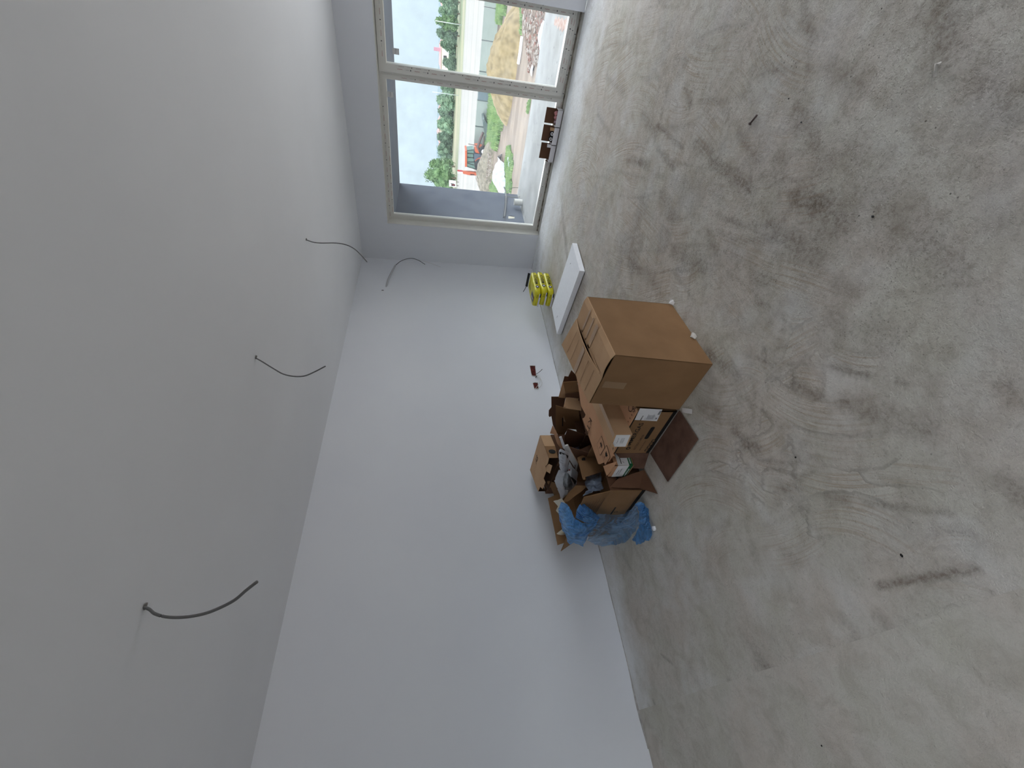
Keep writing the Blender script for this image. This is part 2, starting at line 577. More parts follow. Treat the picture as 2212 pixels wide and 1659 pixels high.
# trowel-mark patches: laid along the strokes measured on the floor
strokes = []
for k in range(230):
    ix, iy = rng.uniform(1235, 1760), rng.uniform(60, 1180)
    if 1255 < ix < 1530 and iy > 640 + (ix - 1255) * .1 and iy < 1200:
        continue
    strokes.append((ix, iy, rng.normal(.10, .38), rng.uniform(35, 95), rng.uniform(.25, .7), rng.uniform(.35, 1.0)))
for q_ in ((600, 610, .05, 230, .35, .9), (640, 730, .25, 230, .4, .8), (600, 145, .2, 110, .4, 1.), (430, 210, .15, 60, .8, .9), (480, 370, .25, 240, .35, .8),
           (960, 800, -.1, 110, .3, .4), (820, 560, .1, 200, .3, .7), (1000, 1010, .1, 150, .4, .5), (560, 480, .1, 200, .3, .5)):
    ix, iy = A5(q_[0], q_[1])
    strokes.append((ix, iy, q_[2], q_[3] / 1.73, q_[4], q_[5]))
for k, (ix, iy, th, lp, asp, amp_) in enumerate(strokes):
    P, Q = at(ix - lp * math.cos(th), iy - lp * math.sin(th), 2, 0), at(ix + lp * math.cos(th), iy + lp * math.sin(th), 2, 0)
    d = Q - P
    ln = d.length / 2
    if ln > .7 or ln < .02:
        continue
    ca, sa = d.x / d.length, d.y / d.length
    mx_, my_ = (P.x + Q.x) / 2, (P.y + Q.y) / 2
    wd = ln * asp
    s_ = (GX - mx_) * ca + (GY - my_) * sa
    t_ = -(GX - mx_) * sa + (GY - my_) * ca
    cv = rng.uniform(-.35, .35) / max(ln, .1)
    t2 = t_ + cv * s_ ** 2
    m_ = np.clip(1 - np.abs(s_ / ln) ** 3, 0, 1) * np.clip(1 - np.abs(t2 / wd) ** 4, 0, 1)
    sel = m_ > .12
    su[sel] = (s_ + k * 3.1)[sel]
    sv[sel] = (t2 + k * 7.7)[sel]
    streak[sel] = (m_ * amp_)[sel]
    edge = np.clip(1 - np.abs(t2 - wd * .85) / (.012 + .02 * rng.random()), 0, 1) * np.clip(1 - np.abs(s_ / ln) ** 4, 0, 1)
    edge2 = np.clip(1 - np.abs(s_ - ln * .8) / .014, 0, 1) * np.clip(1 - np.abs(t2 / wd) ** 4, 0, 1)
    dark += edge * rng.uniform(0, .35) + edge2 * rng.uniform(0, .30)
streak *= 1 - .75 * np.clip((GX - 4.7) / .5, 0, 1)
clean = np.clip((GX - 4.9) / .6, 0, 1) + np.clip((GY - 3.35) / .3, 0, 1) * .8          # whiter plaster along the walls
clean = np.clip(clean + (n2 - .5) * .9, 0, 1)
dusty = np.exp(-((GX - 3.2) ** 2 / 3.2 + (GY - 1.4) ** 2 / 2.2)) * .8                   # brown trampled dirt in the middle
rough = np.exp(-((GX - 1.7) ** 2 / 1.1 + (GY - .35) ** 2 / .9)) + .9 * np.exp(-((GX - 2.9) ** 2 / 1.2 + (GY - .7) ** 2 / .8)) + .15
rough = np.clip(rough * (.6 + n1 * .8), 0, 1)
dark = np.clip(dark, 0, 1.2) * (.45 + n3 * 1.0)
dark += np.clip(n1 * n2 * 4 - 1.05, 0, .5) * dusty
col = np.zeros((nx * ny, 4), dtype=np.float32)
col[:, 0] = np.clip(dark, 0, 1).ravel()
col[:, 1] = np.clip(light, 0, 1).ravel()
col[:, 2] = np.clip(grn, 0, 1).ravel()
col[:, 3] = 1
col2 = np.zeros((nx * ny, 4), dtype=np.float32)
col2[:, 0] = streak.ravel()
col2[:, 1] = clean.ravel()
col2[:, 2] = np.clip(dusty, 0, 1).ravel()
col2[:, 3] = 1
verts = np.zeros((nx * ny, 3), dtype=np.float32)
verts[:, 0], verts[:, 1] = GX.ravel(), GY.ravel()
verts[:, 2] = ((n1 - .5) * .004).ravel()
ii = (np.arange(nx - 1)[:, None] * ny + np.arange(ny - 1)[None, :]).ravel()
quads = np.stack([ii, ii + ny, ii + ny + 1, ii + 1], 1)
base_n = len(verts)
extra = [(XL, YF, 0), (x0, YF, 0), (x0, y0, 0), (x0, y1, 0), (XL, y1, 0), (x1, YF, 0), (x1, y0, 0)]
me = bpy.data.meshes.new('floor')
me.from_pydata(verts.tolist() + extra, [], quads.tolist() + [(base_n, base_n + 1, base_n + 3, base_n + 4), (base_n + 1, base_n + 5, base_n + 6, base_n + 2)])


def vattr(name, arr, typ='FLOAT_COLOR'):
    a = me.attributes.new(name, typ, 'POINT')
    if typ == 'FLOAT_COLOR':
        z = np.zeros((len(me.vertices), 4), dtype=np.float32)
        z[:len(arr)] = arr
        a.data.foreach_set('color', z.ravel())
    else:
        z = np.zeros((len(me.vertices), 3), dtype=np.float32)
        z[:len(arr)] = arr
        a.data.foreach_set('vector', z.ravel())


vattr('stains', col)
vattr('marks', col2)
col3 = np.zeros((nx * ny, 4), dtype=np.float32)
col3[:, 0] = rough.ravel()
col3[:, 3] = 1
vattr('rough', col3)
vattr('trowel', np.stack([su.ravel(), sv.ravel(), np.zeros(nx * ny)], 1), 'FLOAT_VECTOR')
floor = bpy.data.objects.new('floor', me)
C.objects.link(floor)
struct(floor)

m = bpy.data.materials.new('screed_floor')
m.use_nodes = True
n, l = m.node_tree.nodes, m.node_tree.links
pb = n['Principled BSDF']
pb.inputs['Roughness'].default_value = .8
pb.inputs['Specular IOR Level'].default_value = .25


def nd(t, **k):
    q = n.new(t)
    for a, b in k.items():
        q.inputs[a].default_value = b
    return q


def mixc(fac, a, b):
    q = n.new('ShaderNodeMix')
    q.data_type = 'RGBA'
    for s, v in ((0, fac), (6, a), (7, b)):
        if isinstance(v, (tuple, float, int)):
            q.inputs[s].default_value = v
        else:
            l.new(v, q.inputs[s])
    return q.outputs[2]


def mth(op, a, b=0.0, c=None):
    q = n.new('ShaderNodeMath')
    q.operation = op
    for s, v in ((0, a), (1, b)) + (((2, c),) if c is not None else ()):
        if isinstance(v, (float, int)):
            q.inputs[s].default_value = v
        else:
            l.new(v, q.inputs[s])
    return q.outputs[0]


def rng_(v, a, b, c=0.0, d=1.0):
    q = n.new('ShaderNodeMapRange')
    l.new(v, q.inputs[0])
    for i, x in enumerate((a, b, c, d)):
        q.inputs[i + 1].default_value = x
    return q.outputs[0]


def attr(nm):
    q = n.new('ShaderNodeAttribute')
    q.attribute_name = nm
    return q


def ns(scale, det=6, vec=None, dist=0.0, rough=.5):
    q = n.new('ShaderNodeTexNoise')
    q.inputs['Scale'].default_value = scale
    q.inputs['Detail'].default_value = det
    q.inputs['Distortion'].default_value = dist
    q.inputs['Roughness'].default_value = rough
    l.new(vec if vec is not None else tc.outputs['Object'], q.inputs['Vector'])
    return q.outputs[0]


tc = n.new('ShaderNodeTexCoord')
sa_ = n.new('ShaderNodeSeparateColor')
l.new(attr('stains').outputs['Color'], sa_.inputs[0])
ma_ = n.new('ShaderNodeSeparateColor')
l.new(attr('marks').outputs['Color'], ma_.inputs[0])
tv = attr('trowel').outputs['Vector']
mp = n.new('ShaderNodeMapping')
mp.inputs['Scale'].default_value = (3, 90, 1)
l.new(tv, mp.inputs[0])
ra_ = n.new('ShaderNodeSeparateColor')
l.new(attr('rough').outputs['Color'], ra_.inputs[0])
rgh = ra_.outputs[0]
strk = ns(1.0, 4, mp.outputs[0], rough=.65)
big = ns(1.1, 5)
med = ns(7, 8, dist=.6, rough=.65)
med2 = ns(15, 8, dist=.4, rough=.7)
fin = ns(55, 6, rough=.75)
grit = ns(150, 4, rough=.7)
tint = ns(2.3, 6, rough=.6)
c = mixc(rng_(big, .35, .65), L((193, 188, 181)), L((207, 204, 197)))
c = mixc(mth('MULTIPLY', rng_(tint, .45, .62), .45), c, L((180, 178, 161)))
c = mixc(mth('MULTIPLY', rng_(tint, .52, .40), .35), c, L((195, 182, 169)))
c = mixc(mth('MULTIPLY', rng_(med, .48, .64), .50), c, L((167, 161, 149)))
c = mixc(mth('MULTIPLY', rng_(med2, .50, .64), mth('MULTIPLY_ADD', rgh, .45, .15)), c, L((155, 147, 136)))
c = mixc(mth('MULTIPLY', rng_(med2, .44, .34), mth('MULTIPLY_ADD', rgh, .30, .12)), c, L((220, 216, 207)))
c = mixc(mth('MULTIPLY', rng_(fin, .50, .66), mth('MULTIPLY_ADD', rgh, .50, .16)), c, L((148, 142, 131)))
c = mixc(mth('MULTIPLY', rng_(grit, .56, .70), mth('MULTIPLY_ADD', rgh, .55, .14)), c, L((125, 119, 108)))
c = mixc(mth('MULTIPLY', ma_.outputs[2], mth('MULTIPLY', rng_(med, .38, .6), .42)), c, L((176, 159, 140)))
c = mixc(mth('MULTIPLY', ma_.outputs[0], mth('MULTIPLY', rng_(strk, .50, .60), .62)), c, L((163, 144, 123)))
c = mixc(mth('MULTIPLY', ma_.outputs[0], mth('MULTIPLY', rng_(strk, .46, .38), .22)), c, L((220, 215, 205)))
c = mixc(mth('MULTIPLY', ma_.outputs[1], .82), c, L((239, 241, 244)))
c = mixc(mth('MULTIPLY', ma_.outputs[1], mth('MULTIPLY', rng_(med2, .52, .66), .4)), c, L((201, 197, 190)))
c = mixc(mth('MULTIPLY', sa_.outputs[0], rng_(fin, .34, .60, .35, .95)), c, L((110, 97, 85)))
c = mixc(mth('MULTIPLY', sa_.outputs[1], rng_(fin, .3, .6, .3, .8)), c, L((239, 235, 226)))
c = mixc(mth('MULTIPLY', sa_.outputs[2], .8), c, L((159, 159, 149)))
for sc_, rad_, msk_, colr, am in ((34, .12, 3.1, (66, 59, 52), .85), (70, .17, 2.2, (74, 66, 58), .8), (48, .10, 4.3, (232, 228, 220), .6)):
    vor = n.new('ShaderNodeTexVoronoi')
    vor.inputs['Scale'].default_value = sc_
    vor.inputs['Randomness'].default_value = 1
    l.new(tc.outputs['Object'], vor.inputs['Vector'])
    spk = mth('MULTIPLY', rng_(vor.outputs['Distance'], rad_, rad_ * .6), rng_(ns(msk_, 4), .50, .60))
    c = mixc(mth('MULTIPLY', mth('MULTIPLY', spk, am), mth('MULTIPLY_ADD', rgh, .7, .3)), c, L(colr))
l.new(c, pb.inputs['Base Color'])
bp = n.new('ShaderNodeBump')
bp.inputs['Strength'].default_value = .85
bp.inputs['Distance'].default_value = .012
hgt = mth('ADD', mth('MULTIPLY', grit, mth('MULTIPLY_ADD', rgh, .9, .12)), mth('MULTIPLY', fin, mth('MULTIPLY_ADD', rgh, .9, .3)))
hgt = mth('ADD', hgt, mth('MULTIPLY', med2, .8))
hgt = mth('ADD', hgt, mth('MULTIPLY', mth('MULTIPLY', mth('SUBTRACT', strk, .5), ma_.outputs[0]), .7))
hgt = mth('SUBTRACT', hgt, mth('MULTIPLY', sa_.outputs[0], .3))
l.new(hgt, bp.inputs['Height'])
l.new(bp.outputs[0], pb.inputs['Normal'])
me.materials.append(m)

# floor slab body below the screed
b = MB()
b.box((XL, YF, -.25), (XW - .015, YB, -.012), M_conc)
o = b.build('floor_slab')
struct(o)

# ------------------------------------------------------------------ walls and ceiling
b = MB()
b.box((XL - .2, YB, 0), (XW + .02, YB + .2, H), M_wall)
struct(b.build('wall_back'))
b = MB()
T = .25
b.box((XW, WY1, 0), (XW + T, YB + .2, H), M_wall)
b.box((XW, WY0, WZ), (XW + T, WY1, H), M_wall)
b.box((XW, .1, 0), (XW + T, WY0, H), M_wall)
b.box((XW, -2.2, 2.16), (XW + T, .1, H), M_wall)
b.box((XW, YF - .2, 0), (XW + T, -2.2, H), M_wall)
struct(b.build('wall_right'))
b = MB()
b.box((XL - .2, YF - .2, 0), (.1, YF, H), M_wall)
b.box((2.3, YF - .2, 0), (XW, YF, H), M_wall)
b.box((.1, YF - .2, 0), (2.3, YF, .6), M_wall)
b.box((.1, YF - .2, 2.1), (2.3, YF, H), M_wall)
struct(b.build('wall_front'))
b = MB()
b.box((XL - .2, YF, 0), (XL, -.25, H), M_wall)
b.box((XL - .2, 1.45, 0), (XL, YB, H), M_wall)
b.box((XL - .2, -.25, 0), (XL, 1.45, .5), M_wall)
b.box((XL - .2, -.25, 2.2), (XL, 1.45, H), M_wall)
struct(b.build('wall_left'))
b = MB()
b.box((XL - .2, YF - .2, H), (XW + T, YB + .2, H + .2), M_ceil)
struct(b.build('ceiling'))
# ragged screed edge / settling joint along the back wall
b = MB()
for (xa, ya), (xb, yb) in zip([(1167, 661), (1189, 753), (1206, 818)], [(1189, 753), (1206, 818), (1219, 868)]):
    pass
pts = []
for i in range(60):
    x = 5.0 - i * .085
    w = .006 + .010 * max(0, noise.noise(Vector((x * 2.3, 0, 0))) * 2)
    pts.append((x, w))
for i in range(59):
    (xa, wa), (xb, wb) = pts[i], pts[i + 1]
    b.add([(xa, YB - .0015, .001), (xb, YB - .0015, .001), (xb, YB - .0015, wb), (xa, YB - .0015, wa)], [(0, 1, 2, 3)], mat('joint_dirt', (150, 147, 143), (186, 184, 182), rough=.95, scale=30))
struct(b.build('baseboard_back'))
# dark gap at the threshold
b = MB()
b.box((XW - .016, WY0 - .02, -.2), (XW + .012, WY1 + .02, -.03), M_rubber)
struct(b.build('trim_1'))
b = MB()
b.box((XW + .013, WY0, -.2), (XW + .13, WY1, -.004), mat('cement_sill', (182, 180, 174), (198, 196, 190), rough=.9, scale=20))
struct(b.build('trim_2'))

# ------------------------------------------------------------------ window_1 (terrace door)
XI = 5.95
win = bpy.data.objects.new('window_1', None)
C.objects.link(win)
struct(win)
win.location = (0, 0, 0)


M_redp = mat('faint_red_print', (166, 84, 84), rough=.6)
M_inkp = mat('faint_dark_print', (140, 112, 108), rough=.6)
M_sq = mat('grey_code_square', (96, 98, 98), rough=.6)


def prints(b, O, X, Y, length, h, step, seed=0, faint=False):
    """film print running along a profile: red script, small black square"""
    r = random.Random(seed)
    step *= 1.18
    h *= .72
    t = r.uniform(0, step * .4)
    while t < length - step * .6:
        P = Vector(O) + Vector(X) * t
        if r.random() < .12:
            t += step
            continue
        b.text('aluplast', P, X, Y, h, M_redp if not faint else M_inkp, align=step * .30, off=.0015)
        q = P + Vector(X) * step * .48
        b.poly2(q, X, Y, [(0, h * .4), (step * .2, h * .4), (step * .2, h * .6), (0, h * .6)], M_grey, off=.0015)
        q = P + Vector(X) * step * .74
        b.poly2(q, X, Y, [(0, -h * .3), (h * 1.2, -h * .3), (h * 1.2, h * 1.1), (0, h * 1.1)], M_sq, off=.0015)
        t += step


def frame_rect(b, x, y0, y1, z0, z1, w, d, m):
    """rectangular profile ring in a plane x=const, thickness d outwards"""
    b.box((x, y0, z0), (x + d, y0 + w, z1), m)
    b.box((x, y1 - w, z0), (x + d, y1, z1), m)
    b.box((x, y0 + w, z0), (x + d, y1 - w, z0 + w), m)
    b.box((x, y0 + w, z1 - w), (x + d, y1 - w, z1), m)


X_, Y_, Z_ = Vector((1, 0, 0)), Vector((0, 1, 0)), Vector((0, 0, 1))
b = MB()
frame_rect(b, XI, WY0 - .01, WY1, .0, WZ, .045, .075, M_pvc)
b.box((XI, 1.375, .045), (XI + .075, 1.43, WZ - .045), M_pvc)
b.box((XI - .010, WY0, -.004), (XI, WY1, .012), M_pvcd)
prints(b, (XI, WY1 - .03, WZ - .030), -Y_, Z_, 2.4, .011, .17, 1)
prints(b, (XI, WY1 - .05, .018), -Y_, Z_, 2.4, .012, .16, 2)
fr = b.build('fixed_frame', win)
b = MB()   # fixed left light
frame_rect(b, XI - .004, 1.415, WY1 - .035, .04, WZ - .038, .040, .06, M_pvc)
b.box((XI + .01, 1.452, .076), (XI + .02, 1.458, 2.09), M_rubber)
prints(b, (XI - .004, WY1 - .09, WZ - .070), -Y_, Z_, 1.5, .010, .19, 3)
prints(b, (XI - .004, WY1 - .09, .05), -Y_, Z_, 1.5, .011, .17, 4)
prints(b, (XI - .004, 1.428, WZ - .2), -Z_, -Y_, 1.8, .010, .17, 5)
b.build('fixed_light_frame', win)
b = MB()
frame_rect(b, XI - .025, .565, 1.385, .045, WZ - .01, .082, .085, M_pvc)
prints(b, (XI - .025, 1.345, WZ - .15), -Z_, -Y_, 1.9, .013, .16, 6)
prints(b, (XI - .025, 1.318, WZ - .2), -Z_, -Y_, 1.9, .010, .16, 7, True)
prints(b, (XI - .025, .625, WZ - .15), -Z_, -Y_, 1.9, .013, .15, 8)
prints(b, (XI - .025, .595, WZ - .15), -Z_, -Y_, 1.9, .013, .15, 9)
prints(b, (XI - .025, 1.28, .09), -Y_, Z_, .7, .013, .15, 10)
prints(b, (XI - .025, 1.28, .06), -Y_, Z_, .7, .010, .15, 11)
prints(b, (XI - .025, 1.28, WZ - .06), -Y_, Z_, .7, .012, .15, 12)
b.build('sash', win)
for (ya, yb, za, zb) in ((1.455, WY1 - .075, .08, WZ - .078), (.645, 1.305, .125, WZ - .09)):
    b = MB()
    b.box((XI + .02, ya, za), (XI + .026, yb, zb), M_glass)
    b.build('glass_pane', win)
for img in ((855, 111), (843, 204)):
    P = at(img[0], img[1], 0, XI + .018)
    b = MB()
    b.slab([P + Y_ * .028 + Z_ * .035, P - Y_ * .028 + Z_ * .035, P - Y_ * .028 - Z_ * .035, P + Y_ * .028 - Z_ * .035], .0006, M_label)
    b.text('Trocal', P + Y_ * .02 - Z_ * .005, -Y_, Z_, .012, M_grey, off=.001)
    o = b.build('sticker', win)
    o['label'] = 'small white paper sticker on the glass'
# white plastered reveal lining
b = MB()
b.box((XW - .002, WY1 - .004, 0), (XI, WY1 + .0, WZ), M_pvc)
b.box((XW - .002, WY0 - .0, 0), (XI, WY0 + .004, WZ), M_wall)
b.box((XW - .002, WY0, WZ - .004), (XI, WY1, WZ + .0), M_pvc)
b.build('reveal_lining', win)

# window openings added behind and beside the camera to let daylight in
for k, (lo, hi, ax) in enumerate((((XI, -2.2, 0), (XI + .07, .1, 2.16), 'y'), ((.1, YF - .12, .6), (2.3, YF - .05, 2.1), 'x'), ((XL - .12, -.25, .5), (XL - .05, 1.45, 2.2), 'y'))):
    wv = bpy.data.objects.new('window_%d' % (k + 2), None)
    C.objects.link(wv)
    struct(wv)
    b = MB()
    if ax == 'y':
        frame_rect(b, lo[0], lo[1], hi[1], lo[2], hi[2], .06, .07, M_pvc)
        mdl = (lo[1] + hi[1]) / 2
        b.box((lo[0], mdl - .05, lo[2] + .06), (hi[0], mdl + .05, hi[2] - .06), M_pvc)
    else:
        b.box((lo[0], lo[1], lo[2]), (lo[0] + .06, hi[1], hi[2]), M_pvc)
        b.box((hi[0] - .06, lo[1], lo[2]), (hi[0], hi[1], hi[2]), M_pvc)
        b.box((lo[0] + .06, lo[1], lo[2]), (hi[0] - .06, hi[1], lo[2] + .06), M_pvc)
        b.box((lo[0] + .06, lo[1], hi[2] - .06), (hi[0] - .06, hi[1], hi[2]), M_pvc)
    b.build('frame', wv)

# ================================================================== CABLES AND SOCKET HOLES
def smooth(pts, n=8):
    out = []
    P = [Vector(p) for p in pts]
    P = [P[0] * 2 - P[1]] + P + [P[-1] * 2 - P[-2]]
    for i in range(1, len(P) - 2):
        for k in range(n):
            t = k / n
            out.append(.5 * ((2 * P[i]) + (P[i + 1] - P[i - 1]) * t + (2 * P[i - 1] - 5 * P[i] + 4 * P[i + 1] - P[i + 2]) * t * t + (3 * P[i] - P[i - 1] - 3 * P[i + 1] + P[i + 2]) * t ** 3))
    out.append(P[-2])
    return out


def atd(x, y, ref):
    """point of the photograph at the same distance along the view as ref"""
    D = (ref - CAM).dot(fw)
    d = fw * FPX + RT * ((1659 - y) - 829.5) - UP * (x - 1106)
    return CAM + d * (D / FPX)


def ceiling_cable(pix, r, label, grp='ceiling lamp cables'):
    P0 = at(pix[0][0], pix[0][1], 2, H)
    t = root('ceiling_cable', label, 'cable', grp)
    pts = [P0 + Vector((0, 0, .01))] + [atd(x, y, P0 - fw * (.0 + .012 * i)) for i, (x, y) in enumerate(pix)][1:]
    sp = smooth(pts)
    b = MB()
    b.tube(sp, r, M_cable, 8)
    b.build('sheath', t)
    b = MB()
    ring = [(P0.x + math.cos(a) * .012 * (1 + .3 * math.sin(3 * a)), P0.y + math.sin(a) * .009, H - .001) for a in [i * math.pi / 6 for i in range(12)]]
    b.slab(ring, .004, mat('hole_filler', (150, 148, 145), (110, 106, 102), rough=.95, scale=60), d=(0, 0, -.004))
    b.build('ceiling_hole', t)
    rebase(t)


ceiling_cable([(661, 517), (676, 523), (694, 525), (725, 525), (748, 529), (766, 538), (780, 551), (793, 566)], .0042, 'thin dark cable hanging from the ceiling nearest the terrace window')
ceiling_cable([(552, 771), (566, 781), (592, 797), (612, 808), (635, 813), (658, 812), (680, 803), (703, 791)], .0040, 'grey cable hanging from the ceiling midway, second from the window')
ceiling_cable([(312, 1309), (322, 1316), (335, 1326), (362, 1333), (400, 1333), (440, 1326), (475, 1313), (507, 1296), (532, 1275), (555, 1257)], .0056, 'thick grey cable hanging from the ceiling farthest from the window')

t = root('wall_cable', 'white conduit and thin bent wire sticking out of the back wall near the corner', 'cable')
yb = YB - .004
b = MB()
b.tube(smooth([at(834, 621, 1, YB + .01), at(838, 605, 1, yb - .02), at(846, 588, 1, yb - .04), at(854, 573, 1, yb - .05)]), .011, mat('conduit', (186, 186, 188), rough=.5), 10)
b.build('conduit', t)
b = MB()
b.tube(smooth([at(854, 573, 1, yb - .05), at(868, 563, 1, yb - .06), at(887, 558, 1, yb - .07), at(903, 562, 1, yb - .06), at(918, 571, 1, yb - .04)]), .004, M_cabled, 8)
b.tube(smooth([at(903, 562, 1, yb - .05), at(925, 567, 1, yb - .05), at(952, 577, 1, yb - .05)]), .0022, M_cablew, 6)
b.build('wire', t)
b = MB()
P = at(826, 627, 1, YB - .001)
b.box((P.x - .006, YB - .003, P.z - .018), (P.x + .006, YB - .001, P.z + .010), M_dark)
b.build('wall_hole', t)
rebase(t)


def socket_hole(imgs, label, wires):
    t = root('socket_hole', label, 'socket hole', 'unfinished socket holes in the back wall')
    q = [at(x, y, 1, YB - .002) for x, y in imgs]
    c = sum(q, Vector()) / len(q)
    b = MB()
    ring = []
    for i in range(len(q)):
        a, d = q[i], q[(i + 1) % len(q)]
        for k in range(4):
            p = a.lerp(d, k / 4)
            ring.append(p + Vector((noise.noise(p * 60), 0, noise.noise(p * 60 + Vector((5, 5, 5))))) * .006)
    b.slab(ring, .001, M_brick, d=(0, .001, 0))
    b.build('recess', t)
    b = MB()
    vs, fs = [], []
    nn = len(ring)
    for p in ring:
        o = c + (p - c) * 1.08
        vs += [p, p + Vector((0, -.006, 0)), o + Vector((0, -.004, 0)), o + Vector((0, .002, 0))]
    for i in range(nn):
        for k in range(3):
            a, d = i * 4 + k, ((i + 1) % nn) * 4 + k
            fs.append((a, d, d + 1, a + 1))
    b.add(vs, fs, M_plas)
    b.build('plaster_rim', t)
    for w, r, mm in wires:
        b = MB()
        b.tube(smooth([at(x, y, 1, YB - d) for x, y, d in w]), r, mm, 6)
        b.build('wire', t)
    rebase(t)


c8 = lambda a, b: (1120 + a / 16.59, 770 + b / 16.59)
socket_hole([c8(400, 345), c8(590, 345), c8(630, 700), (1149, 811.5)], 'broken double socket hole on the right with a dark wire stub poking out',
            [([(*c8(640, 620), .0), (*c8(700, 590), .03), (*c8(780, 530), .05), (*c8(855, 455), .07)], .0032, M_cabled),
             ([(*c8(650, 700), .0), (*c8(620, 745), .02)], .006, M_cabled)])
socket_hole([c8(515, 950), c8(690, 950), c8(710, 1150), c8(560, 1150)], 'smaller socket hole on the left with two looping thin wires',
            [([(*c8(660, 720), .01), (*c8(760, 790), .05), (*c8(785, 860), .07), (*c8(720, 1000), .06), (*c8(590, 1170), .03)], .0024, M_cablew),
             ([(*c8(650, 690), .01), (*c8(730, 685), .04), (*c8(790, 800), .07), (*c8(850, 960), .08), (*c8(770, 1100), .06), (*c8(670, 1160), .0)], .0024, M_cablew)])

# ================================================================== THE CARDBOARD PILE
P1 = lambda a, b: (1120 + a / 3.607, 760 + b / 3.607)
P2 = lambda a, b: (1120 + a / 5.027, 620 + b / 5.027)
PB = lambda a, b: (1180 + a / 9.217, 800 + b / 9.217)
PD = lambda a, b: (1180 + a / 9.217, 1040 + b / 9.217)
PI_ = lambda a, b: (1140 + a / 10.367, 920 + b / 10.367)
P5 = lambda a, b: (1230 + a / 11.85, 960 + b / 11.85)
P3 = lambda a, b: (1280 + a / 8.733, 860 + b / 8.733)

# ---- big closed carton nearest the camera
t = root('cardboard_carton', 'largest cardboard carton, closed but top flap bulging up, at the front of the pile', 'cardboard box')
F0, R0, L0 = Vector((1.513, 1.485, 0)), Vector((2.099, 1.53, 0)), Vector((1.529, 1.903, 0))
B0 = R0 + L0 - F0
hh = .573
F1, R1, L1 = Vector((1.528, 1.451, hh)), Vector((2.099, 1.508, hh)), Vector((1.568, 1.893, hh))
B1 = R1 + L1 - F1
Bq = [F0, R0, B0, L0]
Tq = [F1, R1, B1, L1]
b = MB()
for i in range(4):
    j = (i + 1) % 4
    c = (F0 + B0) / 2
    a0, a1, d1, d0 = Bq[i], Bq[j], Tq[j], Tq[i]
    inn = ((c - (a0 + a1) / 2))
    inn.z = 0
    inn = inn.normalized() * .006
    b.slab([a0, a1, d1, d0], .006, M_card, d=inn)
b.slab([p + Vector((0, 0, .002)) for p in Bq], .005, M_card, d=(0, 0, .005))
# strip of old tape and scuffs on the two faces in view
wl, wr_ = (L0 - F0).normalized(), (R0 - F0).normalized()
def onL(x, y): return at(x, y, 0, 1.535)
Oq = [onL(*P2(905, 990)), onL(*P2(1155, 1005)), onL(*P2(1140, 1075)), onL(*P2(915, 1060))]
nL = Vector((-1, .03, 0))
b.build('body', t)
b = MB()
fr_pts = lambda u, v: F0.lerp(L0, u).lerp(F1.lerp(L1, u), v)
b.slab([p_ + Vector((-.003, 0, 0)) for p_ in (fr_pts(.50, .97), fr_pts(.50, .74), fr_pts(.63, .74), fr_pts(.63, .97))], .001, mat('old_tape', (146, 116, 84), rough=.4, spec=.5), d=(.003, 0, 0))
fr2 = lambda u, v: F0.lerp(R0, u).lerp(F1.lerp(R1, u), v)
b.build('tape_strip', t)
# top flaps: near one lies flat, far one is bowed up along the seam
def flapgrid(f, nu, nv, th, m):
    vs = [f(i / (nu - 1), j / (nv - 1)) for i in range(nu) for j in range(nv)]
    k = len(vs)
    vs = vs + [v - Vector((0, 0, th)) for v in vs]
    fs = [(i * nv + j, (i + 1) * nv + j, (i + 1) * nv + j + 1, i * nv + j + 1) for i in range(nu - 1) for j in range(nv - 1)]
    fs += [tuple(a + k for a in reversed(q)) for q in fs]
    ed = [(i, 0) for i in range(nu)] + [(nu - 1, j) for j in range(1, nv)] + [(i, nv - 1) for i in range(nu - 2, -1, -1)] + [(0, j) for j in range(nv - 2, 0, -1)]
    ed = [i * nv + j for i, j in ed]
    fs += [(ed[i], ed[i] + k, ed[(i + 1) % len(ed)] + k, ed[(i + 1) % len(ed)]) for i in range(len(ed))]
    b = MB()
    b.add(vs, fs, m)
    return b


def nearf(u, v):   # u along F->R, v from hinge to seam
    p = F1.lerp(R1, u).lerp(F1.lerp(L1, .46).lerp(R1.lerp(B1, .46), u), v)
    z = .006 + (.010 * math.sin(math.pi * v) if u < .3 else .004) + .004
    return Vector((p.x, p.y, hh + z * (1 if v > .01 else .3)))


def farf(u, v):
    p = L1.lerp(B1, u).lerp(F1.lerp(L1, .44).lerp(R1.lerp(B1, .44), u), v)
    z = .010 + .022 * math.sin(math.pi * min(1, u * 1.0)) * v ** 1.3 + .034 * u * (1 - v) + .012 * u
    return Vector((p.x, p.y, hh + z))


bb = flapgrid(nearf, 9, 7, .004, M_cardL)
for (u0, u1) in ((.45, .52), (.60, .63), (.74, .78)):
    q = [nearf(u0, .05), nearf(u1, .05), nearf(u1, .97), nearf(u0, .97)]
    bb.slab([x + Vector((0, 0, .003)) for x in q], .0006, M_tape, d=(0, 0, -.0006))
bb.build('top_flap', t)
bb = flapgrid(farf, 13, 9, .004, M_cardL)
q = [farf(.45, .04), farf(.52, .04), farf(.52, .98), farf(.45, .98)]
bb.slab([x + Vector((0, 0, .004)) for x in q], .0006, M_tape, d=(0, 0, -.0006))
for u in (.15, .3, .66, .8):
    q = [farf(u, .1), farf(u + .006, .1), farf(u + .006, .9), farf(u, .9)]
    bb.slab([x + Vector((0, 0, .0035)) for x in q], .0005, M_crease, d=(0, 0, -.0005))
bb.build('top_flap', t)
b = MB()
sm_ = [F1.lerp(L1, .46).lerp(R1.lerp(B1, .46), u) for u in [i / 16 for i in range(17)]]
